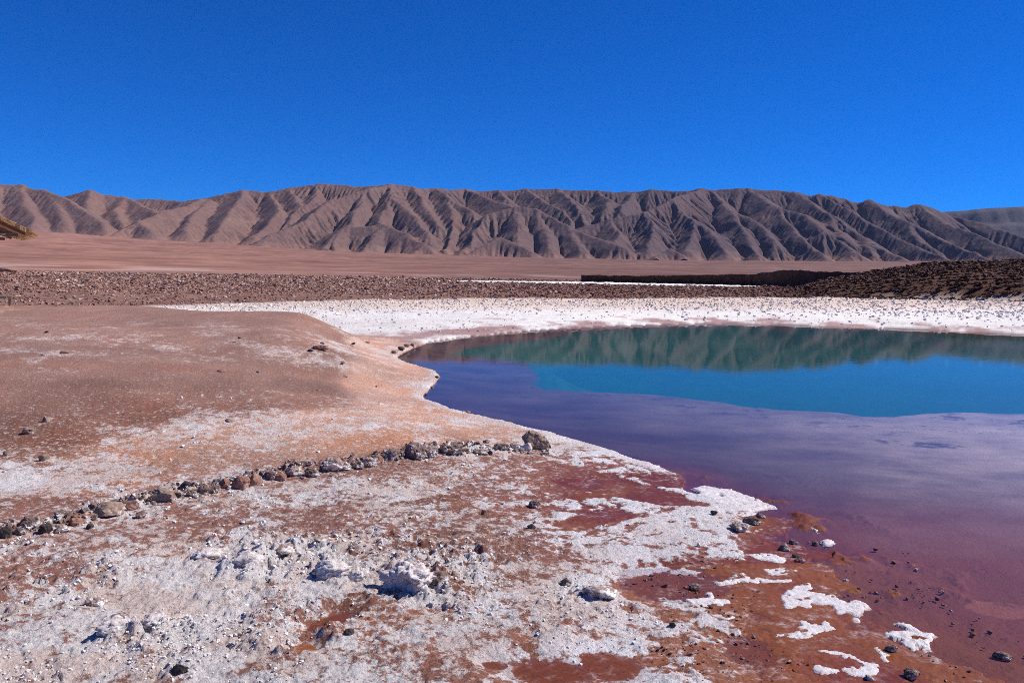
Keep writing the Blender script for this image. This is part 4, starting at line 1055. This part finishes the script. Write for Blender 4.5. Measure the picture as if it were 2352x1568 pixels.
for i, (pl, lab, holes) in enumerate(crusts):
    q = np.array([crop3(p) for p in pl]); P = on_plane(q[:, 0], q[:, 1], .012)[:, :2]
    cen = P.mean(0); ext = np.ptp(P, axis=0)
    st = max(.008, min(ext) / 60)
    xs_ = np.arange(P[:, 0].min() - .06, P[:, 0].max() + .06, st); ys_ = np.arange(P[:, 1].min() - .08, P[:, 1].max() + .08, st * 1.4)
    X_, Y_ = np.meshgrid(xs_, ys_)
    s_ = poly_sdf(X_, Y_, P)
    for hx, hy, hr in holes:
        hu, hv_ = crop3((hx, hy)); hp = on_plane(np.array(hu), np.array(hv_), .012); rad = hr * .333 / F * np.hypot(hp[0], hp[1])
        s_ = np.minimum(s_, np.hypot(X_ - hp[0], (Y_ - hp[1]) * .55) - rad)
    s_ = s_ + .050 * fbm(X_, Y_, .16, 5, 200 + i, None, .75) + .008
    s_ = s_ - .05 * sstep(.22, .42, fbm(X_, Y_ * .8, .09, 4, 500 + i, None, .65))
    dW, idW = worley(X_, Y_, .035, 300 + i)
    zt = -.010 + .017 * sstep(-.006, .006, s_) + .008 * sstep(0, .02, s_) * np.sqrt(np.clip(1 - (dW / .7) ** 2, 0, 1)) * idW + .004 * fbm(X_, Y_, .2, 3, 400 + i)
    ny_, nx_ = X_.shape
    Fq = grid_faces(ny_, nx_); okf = (s_.ravel()[Fq] > -.007).any(1); Fq = Fq[okf]
    used, inv = np.unique(Fq, return_inverse=True); Fq = inv.reshape(-1, 4)
    V = np.stack([X_.ravel()[used] - cen[0], Y_.ravel()[used] - cen[1], zt.ravel()[used]], -1)
    Vb = V.copy(); Vb[:, 2] = -.03
    # underside
    nV = len(V)
    o = mesh_obj('salt_crust', np.concatenate([V, Vb]), np.concatenate([Fq, Fq[:, ::-1] + nV]), m_crust)
    o.location = (cen[0], cen[1], 0)
    tag(o, lab, 'salt crust', 'salt crusts in the red brine')

# ------------------------------------------------------------------ thatched shelter and bench at the left edge
m_straw, nt, b = new_mat('straw'); 
n1 = noise_node(nt, 60, 4, .7); r1 = ramp(nt, n1.outputs[0], [(.3, (.22, .11, .04)), (.7, (.62, .40, .19))])
nt.links.new(r1.outputs[0], b.inputs['Base Color']); b.inputs['Roughness'].default_value = .8
m_reed, nt, b = new_mat('reed_matting')
tc = N(nt, 'ShaderNodeTexCoord'); mp = N(nt, 'ShaderNodeMapping'); mp.inputs['Scale'].default_value = (40, 40, 2); nt.links.new(tc.outputs['Object'], mp.inputs[0])
n1 = noise_node(nt, 1, 4, .6, vec=mp.outputs[0]); r1 = ramp(nt, n1.outputs[0], [(.3, (.14, .065, .022)), (.7, (.33, .17, .065))]); nt.links.new(r1.outputs[0], b.inputs['Base Color'])
m_wood, nt, b = new_mat('weathered_timber')
tc = N(nt, 'ShaderNodeTexCoord'); mp = N(nt, 'ShaderNodeMapping'); mp.inputs['Scale'].default_value = (3, 30, 30); nt.links.new(tc.outputs['Object'], mp.inputs[0])
n1 = noise_node(nt, 1, 5, .6, vec=mp.outputs[0]); r1 = ramp(nt, n1.outputs[0], [(.3, (.09, .05, .032)), (.7, (.27, .18, .125))]); nt.links.new(r1.outputs[0], b.inputs['Base Color']); b.inputs['Roughness'].default_value = .85

m_plank, nt, b = new_mat('sunlit_plank')  # seat timber paler than the legs: sunlight on it put into the colour
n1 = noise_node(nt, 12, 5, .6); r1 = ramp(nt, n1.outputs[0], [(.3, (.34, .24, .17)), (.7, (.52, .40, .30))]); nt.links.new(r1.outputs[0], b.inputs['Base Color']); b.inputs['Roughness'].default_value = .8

def box_bm(bm, c, s, rot=None):
    r = bmesh.ops.create_cube(bm, size=1.0)['verts']
    bmesh.ops.scale(bm, vec=s, verts=r)
    if rot is not None: bmesh.ops.rotate(bm, cent=(0, 0, 0), matrix=rot, verts=r)
    bmesh.ops.translate(bm, vec=c, verts=r); return r
def bm_obj(name, bm, mat, parent=None, bev=0.0):
    if bev: bmesh.ops.bevel(bm, geom=list(bm.edges), offset=bev, segments=2, affect='EDGES')
    me = bpy.data.meshes.new(name); bm.to_mesh(me); bm.free(); me.materials.append(mat)
    o = bpy.data.objects.new(name, me); COL.objects.link(o)
    if parent: o.parent = parent
    return o
SD = 25.0
tip = at_depth(75.0, 532.0, SD)
gsz = ground_z(tip[0], tip[1])
slope_r = (533 - 497) / 75.0
sh = bpy.data.objects.new('shelter', None); COL.objects.link(sh); SHR = 0.62; sh.rotation_euler = (0, 0, SHR); sh.location = (tip[0] - 3.6 * math.cos(SHR) - .15 * math.sin(SHR), tip[1] - 3.6 * math.sin(SHR) + .15 * math.cos(SHR), gsz)
tag(sh, 'open thatched shelter with straw gable roof, mostly beyond the left edge of the view', 'shelter')
half = 3.6; eave = tip[2] - gsz; ridge = eave + half * slope_r * 1.0; DEP = 5.0
ang = math.atan(slope_r)
rngp = random.Random(3)
for s_ in (1, -1):
    # thatch slope: a thick rough slab
    bm = bmesh.new()
    nxs, nys = 40, 30
    top = []; 
    L = half / math.cos(ang)
    Vt = []
    for j in range(nys + 1):
        for i in range(nxs + 1):
            q = i / nxs
            x_ = s_ * half * (1 - q); z_ = eave + (ridge - eave) * q
            y_ = -.15 + DEP * j / nys
            edge_j = (rngp.uniform(-.05, .05) if i in (0, nxs) or j in (0, nys) else 0)
            Vt.append((x_ + s_ * edge_j, y_ + edge_j, z_ + .03 + rngp.uniform(-.012, .012)))
    V = np.array(Vt); Vb = V.copy(); Vb[:, 2] -= .13
    Fq = grid_faces(nys + 1, nxs + 1); nV = len(V)
    per = [j * (nxs + 1) for j in range(nys + 1)] + [nys * (nxs + 1) + i for i in range(1, nxs + 1)] + [j * (nxs + 1) + nxs for j in range(nys - 1, -1, -1)] + [i for i in range(nxs - 1, 0, -1)]
    sides = np.array([[per[k], per[(k + 1) % len(per)], per[(k + 1) % len(per)] + nV, per[k] + nV] for k in range(len(per))])
    bm.free()
    th = mesh_obj('thatch', np.concatenate([V, Vb]), np.concatenate([Fq, Fq[:, ::-1] + nV, sides]), m_straw, sh, smooth=False)
    # straw ends sticking out along rake and eave, one mass
    bm = bmesh.new()
    for k in range(420):
        t = rngp.random()
        if k % 2:
            px_, py_, pz_ = s_ * half * (1 - t), -.17, eave + (ridge - eave) * t - .04 + rngp.uniform(-.06, .05)
            dv = Vector((s_ * .9, -.25 + rngp.uniform(-.15, .15), -slope_r + rngp.uniform(-.12, .12)))
        else:
            px_, py_, pz_ = s_ * half, -.15 + DEP * t, eave - .04 + rngp.uniform(-.05, .04)
            dv = Vector((s_ * 1, rngp.uniform(-.3, .3), -slope_r + rngp.uniform(-.2, .15)))
        dv.normalize(); ln = rngp.uniform(.10, .24)
        rot = dv.to_track_quat('X', 'Z').to_matrix()
        box_bm(bm, Vector((px_, py_, pz_)) + dv * ln * .3, (ln, .010, .010), rot)
    st_ = bm_obj('straw_ends', bm, m_straw, th); st_['kind'] = 'stuff'
# gable reed panel, tie beam with fringe, rafters, posts
bm = bmesh.new()
hh = (ridge - eave)
vsb = [bm.verts.new(p) for p in ((-half + .5, .10, eave - .05), (half - .5, .10, eave - .05), (0, .10, ridge - .30), (-half + .5, .14, eave - .05), (half - .5, .14, eave - .05), (0, .14, ridge - .30))]
for f_ in ((0, 1, 2), (5, 4, 3), (0, 3, 4, 1), (1, 4, 5, 2), (2, 5, 3, 0)): bm.faces.new([vsb[k] for k in f_])
bm_obj('gable_panel', bm, m_reed, sh)
for yy in (.02, DEP - .3):
    bm = bmesh.new(); box_bm(bm, (0, yy, eave - .10), (2 * half - .75, .09, .09)); bm_obj('tie_beam', bm, m_wood, sh, .012)
bm = bmesh.new()
for k in range(260):
    x_ = rngp.uniform(-half + .35, half - .35); ln = rngp.uniform(.03, .10)
    box_bm(bm, (x_, -.03 + rngp.uniform(-.02, .02), eave - .145 - ln / 2 + .01), (.012, .012, ln), Matrix.Rotation(rngp.uniform(-.3, .3), 3, 'Y'))
fg = bm_obj('straw_fringe', bm, m_straw, sh); fg['kind'] = 'stuff'
for s_ in (1, -1):
    for yy in (.05, 2.4, DEP - .35):
        rot = Matrix.Rotation(s_ * ang, 3, 'Y')
        bm = bmesh.new(); box_bm(bm, (s_ * half * .5, yy, (eave + ridge) / 2 - .16), (half / math.cos(ang) - .4, .07, .08), rot); bm_obj('rafter', bm, m_wood, sh, .01)
for px_, py_ in ((-2.5, .3), (2.5, .3), (-2.5, DEP - .6), (2.5, DEP - .6)):
    gzp = ground_z(sh.location[0] + px_ * math.cos(SHR) - py_ * math.sin(SHR), sh.location[1] + px_ * math.sin(SHR) + py_ * math.cos(SHR)) - gsz
    bm = bmesh.new(); bmesh.ops.create_cone(bm, cap_ends=True, segments=12, radius1=.075, radius2=.06, depth=eave - .1 - gzp + .25)
    bmesh.ops.translate(bm, vec=(px_, py_, (eave - .1 + gzp - .25) / 2), verts=bm.verts); bm_obj('post', bm, m_wood, sh)

# bench: plank on square legs
bp = ground_at(23, 715)
be = bpy.data.objects.new('bench', None); COL.objects.link(be); be.location = tuple(bp); be.rotation_euler = (0, 0, -.04)
tag(be, 'plain wooden plank bench on square legs beside the thatched shelter', 'bench')
bd = math.hypot(bp[0], bp[1]); hB = 31 / F * bd; over = 18 / F * bd; LB = 1.9
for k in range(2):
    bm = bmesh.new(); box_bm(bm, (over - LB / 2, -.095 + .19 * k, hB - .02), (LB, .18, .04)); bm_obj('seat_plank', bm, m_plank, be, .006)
bm = bmesh.new(); box_bm(bm, (over - .33 - LB / 2, -.02, hB - .085), (LB - .45, .09, .075)); bm_obj('rail', bm, m_wood, be, .006)
for lx in (0, -LB + 2 * over):
    for ly in (0.0,):
        gzl = ground_z(bp[0] + lx, bp[1] + ly) - bp[2]
        bm = bmesh.new(); box_bm(bm, (lx, ly, (hB - .05 + gzl - .06) / 2), (.075, .09, hB - .05 - gzl + .06)); bm_obj('leg', bm, m_wood, be, .006)

# ------------------------------------------------------------------ thin desert air
m_haze = bpy.data.materials.new('thin_air'); m_haze.use_nodes = True; nt = m_haze.node_tree
nt.nodes.remove(nt.nodes['Principled BSDF'])
pvn = N(nt, 'ShaderNodeVolumePrincipled'); pvn.inputs['Color'].default_value = (0.50, 0.64, 1.0, 1); pvn.inputs['Density'].default_value = 1.0e-5
nt.links.new(pvn.outputs[0], nt.nodes['Material Output'].inputs['Volume'])
bm = bmesh.new(); box_bm(bm, (0, 0, 595), (29400, 29400, 1200)); hz = bm_obj('haze', bm, m_haze)
tag(hz, 'thin pale blue air over the whole desert plain', 'haze', kind='stuff')
print('TRIS', sum(len(o.data.polygons) * (2 if o.name in ('ground','mountain_range','lagoon_water') else 1) for o in sc.objects if o.type == 'MESH'))
